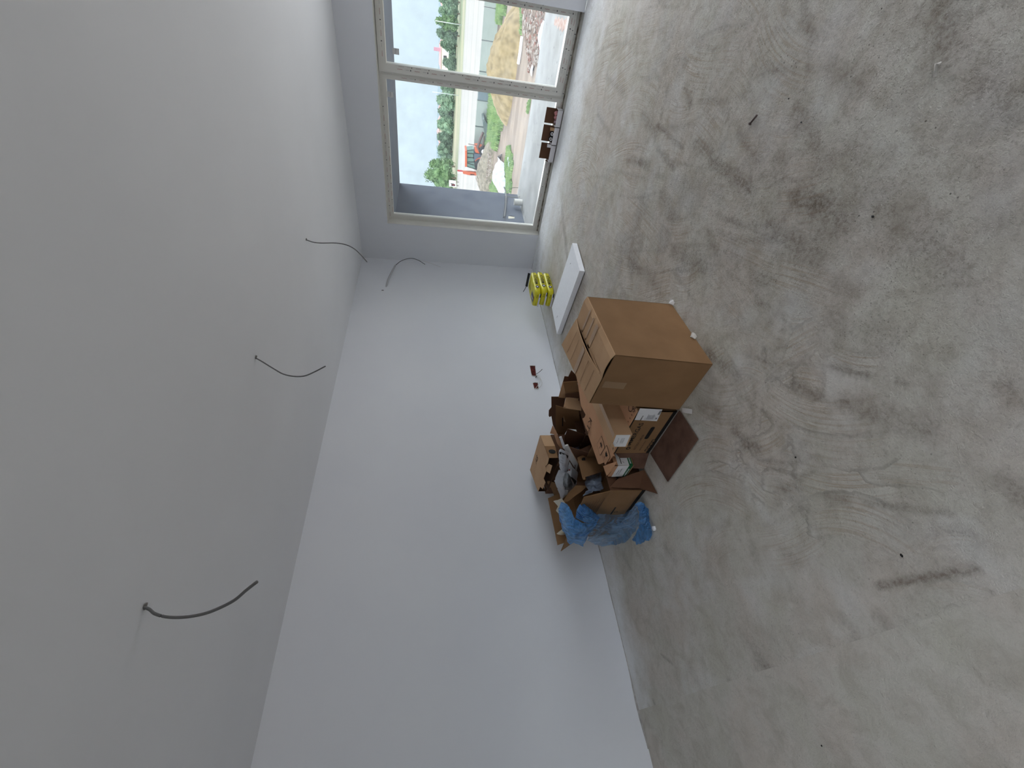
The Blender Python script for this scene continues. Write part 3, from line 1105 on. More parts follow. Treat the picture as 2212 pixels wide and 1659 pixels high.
for i in range(16):
    u = i / 16
    a, d = sm_[i], sm_[i + 1]
    z0 = hh + .017 + .0 * u
    if u > .05 and u < .95:
        b.slab([a + Vector((0, -.02, z0 - hh)), d + Vector((0, -.02, z0 - hh)), d + Vector((0, 0, z0 - hh)), a + Vector((0, 0, z0 - hh))], .0006, M_cardL, d=(0, 0, -.0006))
b.build('seam_tape', t)
rebase(t)

# ---- first boiler carton lying with its printed side forward
t = root('boiler_carton', 'long printed carton lying behind the largest carton, white label and hand hole on its side', 'cardboard box')
AX, AY0, AY1, AZ, AX1 = 1.532, 1.925, 2.392, .265, 2.60
b = MB()
w = .006
b.box((AX, AY0, .002), (AX + w, AY1, AZ), M_card)
b.box((AX1 - w, AY0, .002), (AX1, AY1, AZ), M_card)
b.box((AX, AY0, .002), (AX1, AY0 + w, AZ), M_card)
b.box((AX, AY0, .002), (AX1, AY1, .008), M_card)
b.box((AX, AY0, AZ - .001), (AX1, AY1, AZ + .005), M_cardO)
# prints on the long side facing the camera
nx_ = Vector((-1, 0, 0))


def onA(x, y, off=.0015): return at(x, y, 0, AX - off)


b.slab([Vector((AX, AY0, .004)), Vector((AX, AY1, .004)), Vector((AX, AY1, .026)), Vector((AX, AY0, .026))], .001, M_black, d=(-.001, 0, 0))
b.slab([Vector((AX, AY0, .255)), Vector((AX, AY1, .255)), Vector((AX, AY1, .262)), Vector((AX, AY0, .262))], .001, M_black, d=(-.001, 0, 0))
ta, tb = onA(*P1(872, 735)), onA(*P1(998, 566))
b.text('IMMERGAS', Vector((AX, ta.y, ta.z + .004)), -Y_, Vector((0, 0, 1)), .030, M_black, align=abs(tb.y - ta.y) * 1.06)
oc = onA(*P1(868, 752))
b.poly2((AX, oc.y, oc.z + .012), -Y_, Z_, [(.016 * math.cos(a), .016 * math.sin(a)) for a in [i * math.pi / 8 for i in range(16)]], M_black)
b.poly2((AX, oc.y, oc.z + .012), -Y_, Z_, [(.008 * math.cos(a), .008 * math.sin(a)) for a in [i * math.pi / 8 for i in range(16)]], M_card, off=.0016)
ta, tb = onA(*P1(908, 765)), onA(*P1(985, 645))
b.text('VICTRIX OMNIA', Vector((AX, ta.y, ta.z)), -Y_, Z_, .016, M_ink, align=abs(tb.y - ta.y))
ta, tb = onA(*P1(948, 768)), onA(*P1(1002, 690))
b.text('MADE IN ITALY', Vector((AX, ta.y, ta.z)), -Y_, Z_, .010, M_ink, align=abs(tb.y - ta.y))
ha, hb = onA(*P1(1045, 603)), onA(*P1(998, 662))
hc = (ha + hb) / 2
hl, hr = abs(ha.y - hb.y) / 2 + .012, .014
st_ = [(hl * s + hr * math.cos(a), hr * math.sin(a)) for s, rg in ((1, range(-4, 5)), (-1, range(4, 13))) for a in [k * math.pi / 8 for k in rg]]
b.poly2((AX, hc.y, hc.z), -Y_, Z_, st_, M_black, off=.0018)
for k in range(4):
    u = k / 4
    q = onA(*P1(1000 + u * 70, 765 - u * 95))
    b.poly2((AX, q.y, q.z), -Y_, Z_, [(-.016, -.012), (.014, -.012), (.014, .014), (-.016, .014)], M_black)
    b.poly2((AX, q.y, q.z), -Y_, Z_, [(-.010, -.007), (.008, -.007), (.008, .009), (-.010, .009)], M_card, off=.0016)
# marks on the top near the big carton
q = at(*P1(855, 470), 2, AZ + .0055)
b.text('CA', q, (-.6, -.8, 0), (.8, -.6, 0), .05, M_ink)
for k in range(5):
    q = at(*P1(912 - k * 14, 440 + k * 26), 2, AZ + .0062)
    b.poly2(q, X_, Y_, [(-.006, -.004), (.006, -.004), (.006, .004), (-.006, .004)], M_ink)
b.build('body', t)
b = MB()
lab = [onA(*P1(947, 440)), onA(*P1(1122, 449)), onA(*P1(1078, 540)), onA(*P1(905, 530))]
b.slab(lab, .0008, M_label, d=(-.0008, 0, 0))
cl = sum(lab, Vector()) / 4
ytop, ybot = max(p.y for p in lab), min(p.y for p in lab)
zt, zb_ = max(p.z for p in lab), min(p.z for p in lab)
OO = Vector((AX - .0022, ytop - .008, zb_ + .008))
for k in range(9):
    b.poly2(OO + Z_ * (.012 + k * .009), -Y_, Z_, [(.004, 0), (.03 + .012 * (k % 4), 0), (.03 + .012 * (k % 4), .002), (.004, .002)], M_grey)
b.poly2(OO, -Y_, Z_, [(.012, .028), (.055, .028), (.055, .075), (.012, .075)], mat('pale_grey_print', (186, 186, 190), rough=.7), off=.0008)
for k in range(9):
    b.poly2(OO + Vector((0, -(.060 + k * .0045), 0)), -Y_, Z_, [(0, .004), (.002 + .001 * (k % 2), .004), (.002 + .001 * (k % 2), .018), (0, .018)], M_black)
b.poly2(OO, -Y_, Z_, [(.014, .004), (.03, .004), (.03, .016), (.014, .016)], M_grey)
b.text('IMMERGAS', OO + Z_ * .105, -Y_, Z_, .008, M_black, align=.05)
o = b.build('shipping_label', t)
o['label'] = 'white shipping label with barcode'
# open end: top flap reaching over, bottom flap, torn
zf = lambda y: AZ + .006
tf = []
for im in (P1(742, 815), P1(725, 812), P1(700, 852), P1(668, 866), P1(655, 862), P1(622, 876), P1(612, 872), P1(490, 520), P1(505, 512), P1(515, 490), P1(478, 420), P1(455, 250), P1(430, 130)):
    p = at(*im, 2, AZ + .015)
    p.z = zf(p.y)
    tf.append(p)
tf = [Vector((AX + .0, AY1, AZ + .004))] + tf + [Vector((AX1, AY1, AZ + .004))]
b = MB()
b.slab(tf, .005, M_cardO, d=(0, 0, -.005))


def icon(b, img, kind):
    O = at(*img, 2, AZ + .017)
    O.z = zf(O.y) + .0015
    U, R = Vector((-.03, -.99, 0)).normalized(), Vector((-.99, .03, 0)).normalized()
    r = .052
    def rr(rad, cr_):
        out = []
        for sx, sy, a0 in ((1, 1, 0), (-1, 1, 90), (-1, -1, 180), (1, -1, 270)):
            for a in (0, 30, 60, 90):
                w_ = math.radians(a0 + a)
                out.append((sx * (rad - cr_) + cr_ * math.cos(w_), sy * (rad * 1.15 - cr_) + cr_ * math.sin(w_)))
        return out
    b.poly2(O, R, U, rr(r, .015), M_black, .001)
    b.poly2(O, R, U, rr(r - .003, .013), M_cardO, .0014)
    if kind == 'glass':
        b.poly2(O, R, U, [(-.016, -.036), (.016, -.036), (.016, -.033), (.002, -.033), (.002, -.004), (-.002, -.004), (-.002, -.033), (-.016, -.033)], M_black, .0018)
        b.poly2(O, R, U, [(0, -.006), (.012, -.002), (.018, .010), (.018, .030), (.006, .022), (.002, .034), (-.004, .022), (-.018, .030), (-.018, .010), (-.012, -.002)], M_black, .0018)
    else:
        b.poly2(O, R, U, [(-.002, -.036), (.002, -.036), (.002, .006), (-.002, .006)], M_black, .0018)
        b.poly2(O, R, U, [(.024 * math.cos(a), .004 + .022 * math.sin(a)) for a in [i * math.pi / 10 for i in range(11)]], M_black, .0018)
        for k in range(5):
            b.poly2(O, R, U, [(-.02 + k * .009, .030), (-.018 + k * .009, .030), (-.014 + k * .009, .042), (-.016 + k * .009, .042)], M_black, .0018)


icon(b, P1(632, 733), 'umbrella')
icon(b, P1(672, 806), 'glass')
q = at(*P1(545, 505), 2, AZ + .02)
q.z = zf(q.y) + .002
b.text('KTR', q, (-.35, .94, .08), (-.94, -.35, -.02), .06, M_ink)
b.build('flap', t)
b = MB()   # flap folded out flat on the floor towards the camera
ff_ = [at(*P1(1250, 458), 2, .012), at(*P1(1396, 680), 2, .012), at(*P1(1160, 1011), 2, .012), at(*P1(1026, 792), 2, .012)]
b.slab(ff_, .005, M_cardF, d=(0, 0, -.006))
for im, rr_ in ((P1(1180, 775), .022), (P1(1205, 740), .014), (P1(1240, 705), .02)):
    q = at(*im, 2, .013)
    ri = [(rr_ * math.cos(a), rr_ * math.sin(a)) for a in [i * math.pi / 8 for i in range(16)]]
    for k in range(16):
        a, d = ri[k], ri[(k + 1) % 16]
        b.poly2(q, X_, Y_, [a, d, (d[0] * .85, d[1] * .85), (a[0] * .85, a[1] * .85)], M_ink, .001)
b.build('flap', t)
b = MB()   # short side flap at the open end, taped
ba, bb_ = Vector((AX - .004, AY1, .003)), at(*P1(978, 912), 2, .003)
tp = at(*P1(885, 792), 0, AX - .006)
b.slab([ba, bb_, bb_ + Vector((.01, .0, .115)), Vector((AX - .004, AY1, .25))], .005, M_cardF, d=(.005, 0, 0))
b.build('flap', t)
rebase(t)

# ---- long narrow kraft box with a white end label, lying on the boiler carton
t = root('kraft_box', 'narrow kraft box with torn end and white end label, lying on the long printed carton', 'cardboard box')
zb = AZ + .006
KR, KL = at(*P1(888, 641), 2, zb), at(*P1(862, 742), 2, zb)
dirx = Vector((.25, .036, 0)).normalized()
diry = Vector((-.036 * 2, .5, 0)).normalized()
wk = (KL - KR).length * 1.22
KL = KR + diry * wk
ln, hk = .60, .118
base = [KR, KR + dirx * ln, KL + dirx * ln, KL]
top = [p + Vector((0, 0, hk)) for p in base]
b = MB()
b.hexa(base, top, M_cardL)
u = dirx
# darker tape half of the top and its serrated edge
O = top[0] + dirx * .0
zz = [(0.0, .035)] + sum([[(s * .02 + .01, .035 + .003), (s * .02 + .02, .035)] for s in range(29)], [])
b.poly2(O, dirx, diry, [(0, 0)] + [(ln, 0)] + zz[::-1], M_tape, .0008)
b.build('body', t)
b = MB()
e0 = KR - dirx * .0015
b.slab([e0 + diry * .006 + Z_ * .012, e0 + diry * (wk - .006) + Z_ * .012, e0 + diry * (wk - .006) + Z_ * (hk - .012), e0 + diry * .006 + Z_ * (hk - .012)], .0008, M_label, d=-dirx * .0008)
for k, (s, zz_) in enumerate((('DN60 100', .080), ('TERMINALE', .058), ('SCARICO', .050), ('ASPIRAZIONE', .042))):
    b.text(s, e0 - dirx * .001 + diry * (wk * .68) + Z_ * zz_, -diry, Z_, .004, M_black, align=wk * .40)
o = b.build('end_label', t)
o['label'] = 'white paper label on the box end'
b = MB()
tl = top[3]
b.slab([tl - dirx * .002, tl - dirx * .002 - diry * .05, tl - dirx * .035 - diry * .035 + Z_ * -.012, tl - dirx * .03 + diry * .02 - Z_ * .02, tl + dirx * .06 + diry * .028 - Z_ * .03, tl + dirx * .08], .003, M_cardL, d=(0, 0, -.003))
b.build('torn_flap', t)
b = MB()
b.slab([tl + dirx * .05, tl + dirx * .16, tl + dirx * .15 + diry * .05 - Z_ * .05, tl + dirx * .04 + diry * .06 - Z_ * .055], .003, M_cardL, d=(0, 0, -.003))
b.build('torn_flap', t)
rebase(t)

# ---- green and white labelled box beside it
t = root('labelled_box', 'small open box with white and green wrap-around label, beside the kraft box', 'cardboard box')
gz = .122
G0 = at(*P1(901, 884), 2, gz)
gh = .142
gl, gw_ = .12, .15
c4_ = [G0, G0 + X_ * gl, G0 + X_ * gl + Y_ * gw_, G0 + Y_ * gw_]
b = MB()
for i in range(4):
    a, d = c4_[i], c4_[(i + 1) % 4]
    cc = (c4_[0] + c4_[2]) / 2 - (a + d) / 2
    cc.z = 0
    b.slab([a, d, d + Z_ * gh, a + Z_ * gh], .004, M_cardO, d=cc.normalized() * .004)
b.slab([p + Z_ * .001 for p in c4_], .004, M_cardO, d=(0, 0, .004))
b.build('body', t)
b = MB()
lz0, lz1, lz2 = .008, .036, .118
for (O, U, ln_) in ((G0 + Y_ * gw_, -Y_, gw_), (G0, X_, gl)):
    nn = Vector(U).cross(Z_)
    b.poly2(O, U, Z_, [(0, lz1), (ln_, lz1), (ln_, lz2), (0, lz2)], M_label, .001)
    b.poly2(O, U, Z_, [(0, lz0), (ln_, lz0), (ln_, lz1), (0, lz1)], M_green, .001)
b.text('IMMERGAS', G0 + Y_ * (gw_ - .022) + Z_ * (lz0 + .008), -Y_, Z_, .012, M_white, off=.002, align=.085)
b.poly2(G0 + Y_ * (gw_ - .012) + Z_ * (lz0 + .013), -Y_, Z_, [(.006 * math.cos(a), .006 * math.sin(a)) for a in [i * math.pi / 5 for i in range(10)]], M_white, .002)
b.text('KIT SCARICO', G0 + Y_ * (gw_ - .035) + Z_ * .072, -Y_, Z_, .008, M_grey, off=.002, align=.075)
b.text('3.012002', G0 + Y_ * (gw_ - .035) + Z_ * .088, -Y_, Z_, .008, M_grey, off=.002, align=.06)
b.text('IMMERGAS', G0 + X_ * .012 + Z_ * (lz0 + .008), X_, Z_, .012, M_white, off=.002, align=.085)
b.poly2(G0, X_, Z_, [(.012, .088), (gl, .088), (gl, .093), (.012, .093)], M_black, .002)
b.poly2(G0, X_, Z_, [(.02, .068), (.032, .074), (.032, .077), (.02, .071)], M_black, .002)
o = b.build('wrap_label', t)
o['label'] = 'white and green wrap-around label'
b = MB()
ft = [G0 + Y_ * (.02) + Z_ * gh + X_ * .02, at(*P1(660, 890), 0, G0.x + .03), at(*P1(688, 966), 0, G0.x - .01), at(*P1(770, 862), 0, G0.x - .003)]
b.slab([at(*P1(768, 855), 0, G0.x + .004), at(*P1(660, 892), 0, G0.x + .03), at(*P1(687, 966), 0, G0.x + .0), at(*P1(728, 925), 0, G0.x + .0)], .003, M_cardO)
q = at(*P1(700, 880), 0, G0.x + .008)
b.build('open_flap', t)
rebase(t)

# ---- second boiler carton, open, at the left of the pile
t = root('boiler_carton', 'open carton with raised flaps at the left end of the pile, draped in blue bag', 'cardboard box')
BX, BY0, BY1, BZ, BX1 = 1.355, 2.60, 3.38, .267, 1.80
b = MB()
b.box((BX, BY0, .002), (BX + w, BY1, BZ), M_card)
b.box((BX1 - w, BY0, .002), (BX1, BY1, BZ), M_card)
b.box((BX + w, BY0, .002), (BX1 - w, BY0 + w, BZ), M_cardD)  # end wall in darker board, its shade put into the colour
b.box((BX + w, BY1 - w, .002), (BX1 - w, BY1, BZ), M_card)
b.box((BX, BY0, .001), (BX1, BY1, .006), M_card)
b.slab([(BX, BY0, .004), (BX, BY1, .004), (BX, BY1, .030), (BX, BY0, .030)], .001, M_black, d=(-.001, 0, 0))
qa = at(*P1(755, 1210), 0, BX)
b.poly2((BX, qa.y, qa.z), -Y_, Z_, [(0, -.008), (.0, .004), (-.12, .004), (-.12, -.008)], M_black)
b.text('S', (BX, qa.y + .09, qa.z - .045), -Y_, Z_, .03, M_black)
b.text('IMMERGAS', (BX + .06, BY0, .17), X_, Z_, .035, M_black, align=.3)
b.build('body', t)
fp0, fp1, fp2, fp3 = Vector((BX, BY0, BZ)), at(*P1(510, 1135), 0, 1.283), at(*P1(330, 1555), 0, 1.28), Vector((BX, BY1, BZ))
b = MB()
b.slab([fp0, fp1, fp2, fp3], .005, M_card, d=(.005, 0, 0))
U = -Y_
PO = .010
V = (fp1 - fp0)
V.y = 0
V.normalize()
b.poly2(fp3 + Y_ * 0, U, V, [(.50, .03), (.72, .03), (.72, .036), (.50, .036)], M_ink, PO)
for k in range(4):
    x_ = .50 + k * .062
    b.poly2(fp3, U, V, [(x_, .05), (x_ + .002, .05), (x_ + .002, .16), (x_, .16)], M_ink, PO)
for k in range(5):
    b.poly2(fp3, U, V, [(.50, .05 + k * .027), (.74, .05 + k * .027), (.74, .052 + k * .027), (.50, .052 + k * .027)], M_ink, PO)
for k in range(3):
    cxx = .53 + k * .075
    ring = [(cxx + .022 * math.cos(a), .10 + .030 * math.sin(a)) for a in [i * math.pi / 7 for i in range(14)]]
    for i in range(14):
        a, d = ring[i], ring[(i + 1) % 14]
        b.poly2(fp3, U, V, [a, d, ((d[0] - cxx) * .9 + cxx, d[1]), ((a[0] - cxx) * .9 + cxx, a[1])], M_ink, PO)
b.build('flap', t)
b = MB()
b.slab([Vector((BX, BY1, BZ)), at(*P1(305, 1505), 1, 3.45), at(*P1(230, 1140), 1, 3.45), Vector((BX1, BY1, BZ))], .005, M_card, d=(0, .005, 0))
b.build('flap', t)
b = MB()
b.slab([Vector((BX + .03, BY0, BZ)), at(*P1(770, 992), 0, 1.43), at(*P1(980, 918), 2, .010), at(*P1(1085, 1106), 2, .010), at(*P1(942, 1062), 0, 1.345)], .005, M_cardD)
b.build('flap', t)
b = MB()
b.slab([Vector((BX1, BY0 + .20, BZ)), Vector((BX1, BY1, BZ)), Vector((BX1 + .09, BY1 - .01, BZ + .16)), Vector((BX1 + .09, BY0 + .24, BZ + .15))], .005, M_cardD, d=(.005, 0, 0))
b.build('flap', t)
rebase(t)


# ---- smaller boxes thrown behind
def boxy(name, label, parts, cat='cardboard box', group=None):
    t = root(name, label, cat, group)
    for pn, polys in parts:
        b = MB()
        for pts, th, mm, d in polys:
            b.slab(pts, th, mm, d)
        b.build(pn, t)
    rebase(t)
    return t


def G(f, pts, ax, val):
    return [at(*f(*p), ax, val) for p in pts]


# carton at the back that carries the others
t = root('supply_carton', 'brown carton standing by the back wall under the small round-holed box', 'cardboard box')
b = MB()
X0_, X1_, Y0_, Y1_ = 1.88, 2.20, 3.12, 3.62
b.box((X0_, Y0_, .002), (X0_ + .006, Y1_, .44), M_cardD)
b.box((X1_, Y0_, .002), (X1_ + .006, Y1_, .44), M_cardD)
b.box((X0_ + .006, Y0_, .002), (X1_, Y0_ + .006, .44), M_cardD)
b.box((X0_ + .006, Y1_ - .006, .002), (X1_, Y1_, .44), M_cardD)
b.box((X0_, Y0_, .001), (X1_ + .006, Y1_, .006), M_cardD)
b.build('body', t)
b = MB()
b.slab(G(PI_, [(440, 1240), (500, 1245), (600, 1270), (660, 1330), (690, 1400), (745, 1565), (735, 1600), (640, 1659), (590, 1560), (520, 1385), (450, 1350), (465, 1320), (438, 1280)], 0, 1.86), .004, M_card, d=(.004, 0, 0))
b.build('flap', t)
b = MB()
b.slab(G(PI_, [(560, -10), (640, 130), (700, 290), (800, 500), (740, 500), (660, 400), (590, 190), (500, 170)], 0, 1.95), .004, M_cardO, d=(.004, 0, 0))
b.build('flap', t)
rebase(t)

t = root('perforated_box', 'small kraft box with one round hole and AB handwritten on its top', 'cardboard box')
zt, zb_ = .55, .452
A_, B_, C_, E_, F_, D_ = [at(*PI_(*p), 2, zt) for p in ((275, 210), (372, 452), (472, 715), (350, 1180), (228, 1468), (50, 985))]
dn = Vector((0, 0, zb_ - zt))
b = MB()
tpts = [A_, B_, C_] + [at(*PI_(*p), 2, zt) for p in ((440, 850), (415, 885), (390, 900), (412, 1010), (350, 1180), (390, 1265), (330, 1412), (275, 1362))] + [F_, D_]
b.slab(tpts, .004, M_cardL, d=(0, 0, -.004))
b.slab([A_, B_, B_ + dn, A_ + dn], .003, M_cardL)
b.slab([B_, C_, C_ + dn * .8, B_ + dn], .003, M_card)  # darker than the window-side face: shade put into the board colour
b.slab([A_, D_, D_ + dn, A_ + dn], .003, M_cardL, d=(-.003, -.0, 0))
b.slab([D_, F_, F_ + dn * .7, D_ + dn * .7], .003, M_cardD, d=(0, -.003, 0))
b.slab([A_ + dn, B_ + dn, C_ + dn, F_ + dn * .98, D_ + dn], .003, M_cardD, d=(0, 0, .003))
hcen = (B_ + C_) / 2 + dn * .5
ux = (C_ - B_).normalized()
b.poly2(hcen, ux * -1, Z_, [(.030 * math.cos(a), .030 * math.sin(a)) for a in [i * math.pi / 12 for i in range(24)]], M_black, .0035)
b.poly2(hcen, ux, Z_, [(.030 * math.cos(a), .030 * math.sin(a)) for a in [i * math.pi / 12 for i in range(24)]], M_black, .0035)
q = at(*PI_(190, 870), 2, zt + .0005)
b.text('AB', q, (A_ - D_).normalized(), Z_.cross((A_ - D_).normalized()), .055, M_ink)
b.build('body', t)
b = MB()
b.slab([at(*PI_(*p), 2, zt - .004) for p in ((410, 905), (470, 855), (545, 890), (490, 1065), (405, 1010))], .003, M_cardL, d=(0, 0, -.003))
b.build('tab', t)
rebase(t)

t = root('gap_filler_carton', 'added low dark carton filling the shaded gap behind the long printed carton', 'cardboard box')  # filler box added so that the gap behind reads dark
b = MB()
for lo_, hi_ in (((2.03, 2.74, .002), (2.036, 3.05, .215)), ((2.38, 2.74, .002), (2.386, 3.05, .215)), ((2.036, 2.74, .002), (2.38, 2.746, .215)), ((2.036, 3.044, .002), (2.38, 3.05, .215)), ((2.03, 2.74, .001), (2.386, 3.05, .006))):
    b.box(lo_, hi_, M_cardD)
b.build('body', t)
b = MB()
b.slab([(2.036, 2.746, .214), (2.38, 2.746, .214), (2.38, 2.90, .200), (2.036, 2.90, .200)], .004, M_cardD, d=(0, 0, -.004))
b.build('flap', t)
rebase(t)
boxy('opened_box', 'opened box with a black slot on its front, between the long carton and back wall', [
    ('front_panel', [(G(PB, [(190, 700), (345, 742), (345, 730), (640, 772), (700, 1190), (430, 1165), (350, 1310), (235, 1290), (190, 1210)], 0, 2.30), .004, M_card, (.004, 0, 0)),
                     (G(PB, [(318, 950), (336, 950), (336, 1112), (318, 1112)], 0, 2.297), .001, M_black, (.001, 0, 0)),
                     (G(PB, [(345, 905), (385, 1035), (345, 1010)], 0, 2.297), .001, M_tape, (.001, 0, 0))]),
    ('side_panel', [(G(PB, [(392, 530), (720, 570), (700, 800), (340, 745)], 1, 2.84), .004, M_cardL, (0, .004, 0))]),  # lighter board: light on the window side put into the colour
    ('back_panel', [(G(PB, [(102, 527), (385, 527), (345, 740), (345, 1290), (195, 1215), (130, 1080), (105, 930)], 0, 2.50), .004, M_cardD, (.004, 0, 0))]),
    ('tab', [(G(PB, [(105, 735), (112, 910), (62, 930), (48, 905), (52, 800)], 0, 2.50), .004, M_cardD, (.004, 0, 0))])])
boxy('opened_box', 'small opened box with raised flaps behind the right end of the long carton', [
    ('front_panel', [(G(PB, [(335, 238), (612, 218), (668, 448), (385, 470)], 0, 2.42), .004, M_card, (.004, 0, 0))]),
    ('lower_panel', [(G(PB, [(380, 462), (690, 440), (720, 600), (380, 560)], 0, 2.415), .004, M_cardD, (.004, 0, 0))]),
    ('side_panel', [(G(PB, [(330, 232), (400, 470), (400, 560), (245, 540)], 0, 2.48), .004, M_cardL, (.004, 0, 0))]),
    ('back_flap', [(G(PB, [(365, 120), (440, 128), (445, 232), (332, 240)], 0, 2.60), .004, M_cardD, (.004, 0, 0))]),
    ('back_flap', [(G(PB, [(440, 128), (500, 0), (560, 60), (680, 220), (660, 260), (440, 240)], 0, 2.55), .004, M_cardD, (.004, 0, 0))])])
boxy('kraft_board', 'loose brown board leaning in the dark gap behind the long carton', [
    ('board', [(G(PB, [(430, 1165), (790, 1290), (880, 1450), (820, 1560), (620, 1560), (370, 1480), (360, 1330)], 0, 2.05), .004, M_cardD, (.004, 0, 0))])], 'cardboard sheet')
boxy('kraft_box', 'small brown box with a heart-shaped finger hole, tucked below the torn carton flap', [
    ('front_panel', [(G(P5, [(203, 340), (255, 310), (560, 215), (760, 440), (880, 560), (868, 690), (405, 835), (410, 900), (355, 905), (325, 830)], 1, 2.86), .004, M_card, (0, .004, 0)),
                     (G(P5, [(310, 375), (345, 340), (400, 335), (412, 405), (330, 410)], 1, 2.857), .001, M_black, (0, .001, 0))]),
    ('top_panel', [(G(P5, [(258, 308), (246, 180), (300, 120), (540, 0), (620, 120), (560, 215)], 1, 2.95), .004, M_cardD, (0, .004, 0))])])
boxy('carton_divider', 'brown folded divider sticking up out of the open carton next to the blue bag', [
    ('panel', [(G(PD, [(580, 80), (830, 80), (700, 200), (560, 300), (430, 400), (330, 402), (430, 240)], 1, 2.95), .004, M_card, (0, .004, 0))]),
    ('panel', [(G(PD, [(610, 0), (830, 0), (830, 75), (612, 78)], 1, 3.0), .004, M_cardD, (0, .004, 0))])], 'cardboard sheet')

# ---- papers, plastic bags
boxy('foam_strip', 'white foam strip standing behind the plastic bag', [
    ('strip', [(G(PI_, [(706, 262), (762, 248), (832, 440), (826, 530), (790, 500)], 0, 1.88), .008, M_eps, (.008, 0, 0))])], 'foam strip')
t = root('manual', 'pale thick manual lying on edge beside the plastic bag', 'booklet')
b = MB()
b.slab(G(PI_, [(845, 450), (905, 437), (1125, 850), (1098, 1005), (1075, 985), (925, 740), (820, 520)], 0, 1.78), .012, M_paper, (.012, 0, 0))
b.slab(G(PI_, [(1060, 872), (1072, 875), (1058, 955), (1046, 940)], 0, 1.778), .001, M_ink, (.001, 0, 0))
b.build('pages', t)
b = MB()
b.slab(G(PI_, [(905, 437), (1040, 670), (1130, 810), (1125, 850)], 0, 1.775), .003, M_cardL, (.003, 0, 0))
b.build('spine', t)
rebase(t)
# printed plastic bag with paper
t = root('plastic_bag', 'crumpled white plastic bag with black print, lying open on the pile', 'plastic bag')
pl = lambda p, x: at(*PI_(*p), 0, x)
M_bagw = mat('white_polythene', (188, 192, 200), (206, 208, 214), rough=.3, scale=9, bump=.4, bscale=25, spec=.7)
M_bagg = mat('smoky_polythene', (96, 104, 110), (150, 156, 162), rough=.25, scale=12, bump=.5, bscale=25, spec=.8)
ctrl = [[pl((710, 545), 1.74), pl((745, 508), 1.73), pl((860, 570), 1.73), pl((938, 605), 1.74)],
        [pl((700, 700), 1.73), pl((760, 700), 1.70), pl((850, 730), 1.70), pl((930, 760), 1.73)],
        [pl((700, 880), 1.74), pl((760, 880), 1.70), pl((820, 900), 1.70), pl((905, 930), 1.73)],
        [pl((735, 1000), 1.75), pl((780, 1020), 1.73), pl((820, 1040), 1.73), pl((870, 1050), 1.75)]]
b = sheet(ctrl, 26, 18, .006, M_bagw, 14, 3)
for (pa, pb_) in (((712, 560), (915, 640)),):
    b.add([pl((712, 575), 1.715), pl((912, 668), 1.715), pl((898, 735), 1.712), pl((706, 622), 1.712)], [(0, 1, 2, 3)], M_black)
for k in range(8):
    b.add([pl((712, 660 + k * 22), 1.70), pl((760 + 20 * (k % 3), 680 + k * 22), 1.698), pl((760 + 20 * (k % 3), 685 + k * 22), 1.698), pl((712, 665 + k * 22), 1.70)], [(0, 1, 2, 3)], M_grey)
b.build('printed_side', t)
ctrl = [[pl((710, 980), 1.76), pl((850, 1045), 1.74), pl((1000, 960), 1.76), pl((1115, 1030), 1.77)],
        [pl((580, 1240), 1.75), pl((780, 1150), 1.70), pl((950, 1160), 1.70), pl((1100, 1180), 1.74)],
        [pl((660, 1390), 1.74), pl((800, 1350), 1.68), pl((930, 1390), 1.68), pl((1070, 1330), 1.72)],
        [pl((760, 1659), 1.73), pl((800, 1620), 1.70), pl((860, 1560), 1.70), pl((940, 1480), 1.72)]]
b = sheet(ctrl, 26, 22, .010, M_bagw, 12, 5)
b.build('open_side', t)
ctrl = [[pl((830, 1070), 1.69), pl((900, 1060), 1.69), pl((960, 1150), 1.69)],
        [pl((790, 1200), 1.66), pl((900, 1230), 1.65), pl((1000, 1290), 1.67)],
        [pl((800, 1340), 1.66), pl((900, 1380), 1.65), pl((1010, 1390), 1.67)],
        [pl((850, 1430), 1.68), pl((920, 1430), 1.68), pl((970, 1420), 1.68)]]
b = sheet(ctrl, 20, 16, .008, M_bagg, 14, 8)
b.build('clear_pocket', t)
b = MB()
b.slab([pl((960, 1150), 1.67), pl((1000, 1160), 1.67), pl((1095, 1240), 1.67), pl((1055, 1320), 1.67), pl((1020, 1250), 1.67)], .002, M_black)
b.build('black_patch', t)
rebase(t)
t = root('leaflet', 'white folded leaflet with a small red mark beside the printed plastic bag', 'leaflet')
b = MB()
b.slab(G(PI_, [(935, 800), (1010, 930), (1115, 1030), (1105, 1170), (1060, 1210), (960, 1120), (900, 1000)], 0, 1.765), .002, M_label, (.002, 0, 0))
b.slab(G(PI_, [(915, 965), (950, 985), (945, 1005), (925, 1000)], 0, 1.715), .001, M_red, (.001, 0, 0))
b.build('sheet', t)
rebase(t)

wr0 = lambda p, ax, v: at(*P5(*p), ax, v)
ctrl = [[wr0((420, 830), 1, 2.98), wr0((600, 780), 1, 2.96), wr0((810, 700), 1, 2.94)],
        [wr0((400, 1000), 1, 2.92), wr0((600, 930), 1, 2.88), wr0((820, 850), 1, 2.88)],
        [wr0((480, 1150), 1, 2.88), wr0((640, 1120), 1, 2.82), wr0((870, 1130), 1, 2.84)],
        [wr0((330, 1330), 0, 1.36), wr0((420, 1300), 0, 1.34), wr0((560, 1230), 0, 1.34)]]
o = sheet(ctrl, 30, 22, .012, M_wrap, 10, 2).build('bubble_wrap')
tag(o, 'dark bluish clear wrap spilling between the open carton and the small brown box', 'plastic wrap')
ctrl = [[wr0((30, 90), 1, 3.1), wr0((120, 60), 1, 3.1), wr0((240, 20), 1, 3.1)], [wr0((60, 200), 1, 3.05), wr0((140, 180), 1, 3.02), wr0((250, 130), 1, 3.05)], [wr0((130, 250), 1, 3.05), wr0((180, 250), 1, 3.05), wr0((230, 240), 1, 3.05)]]
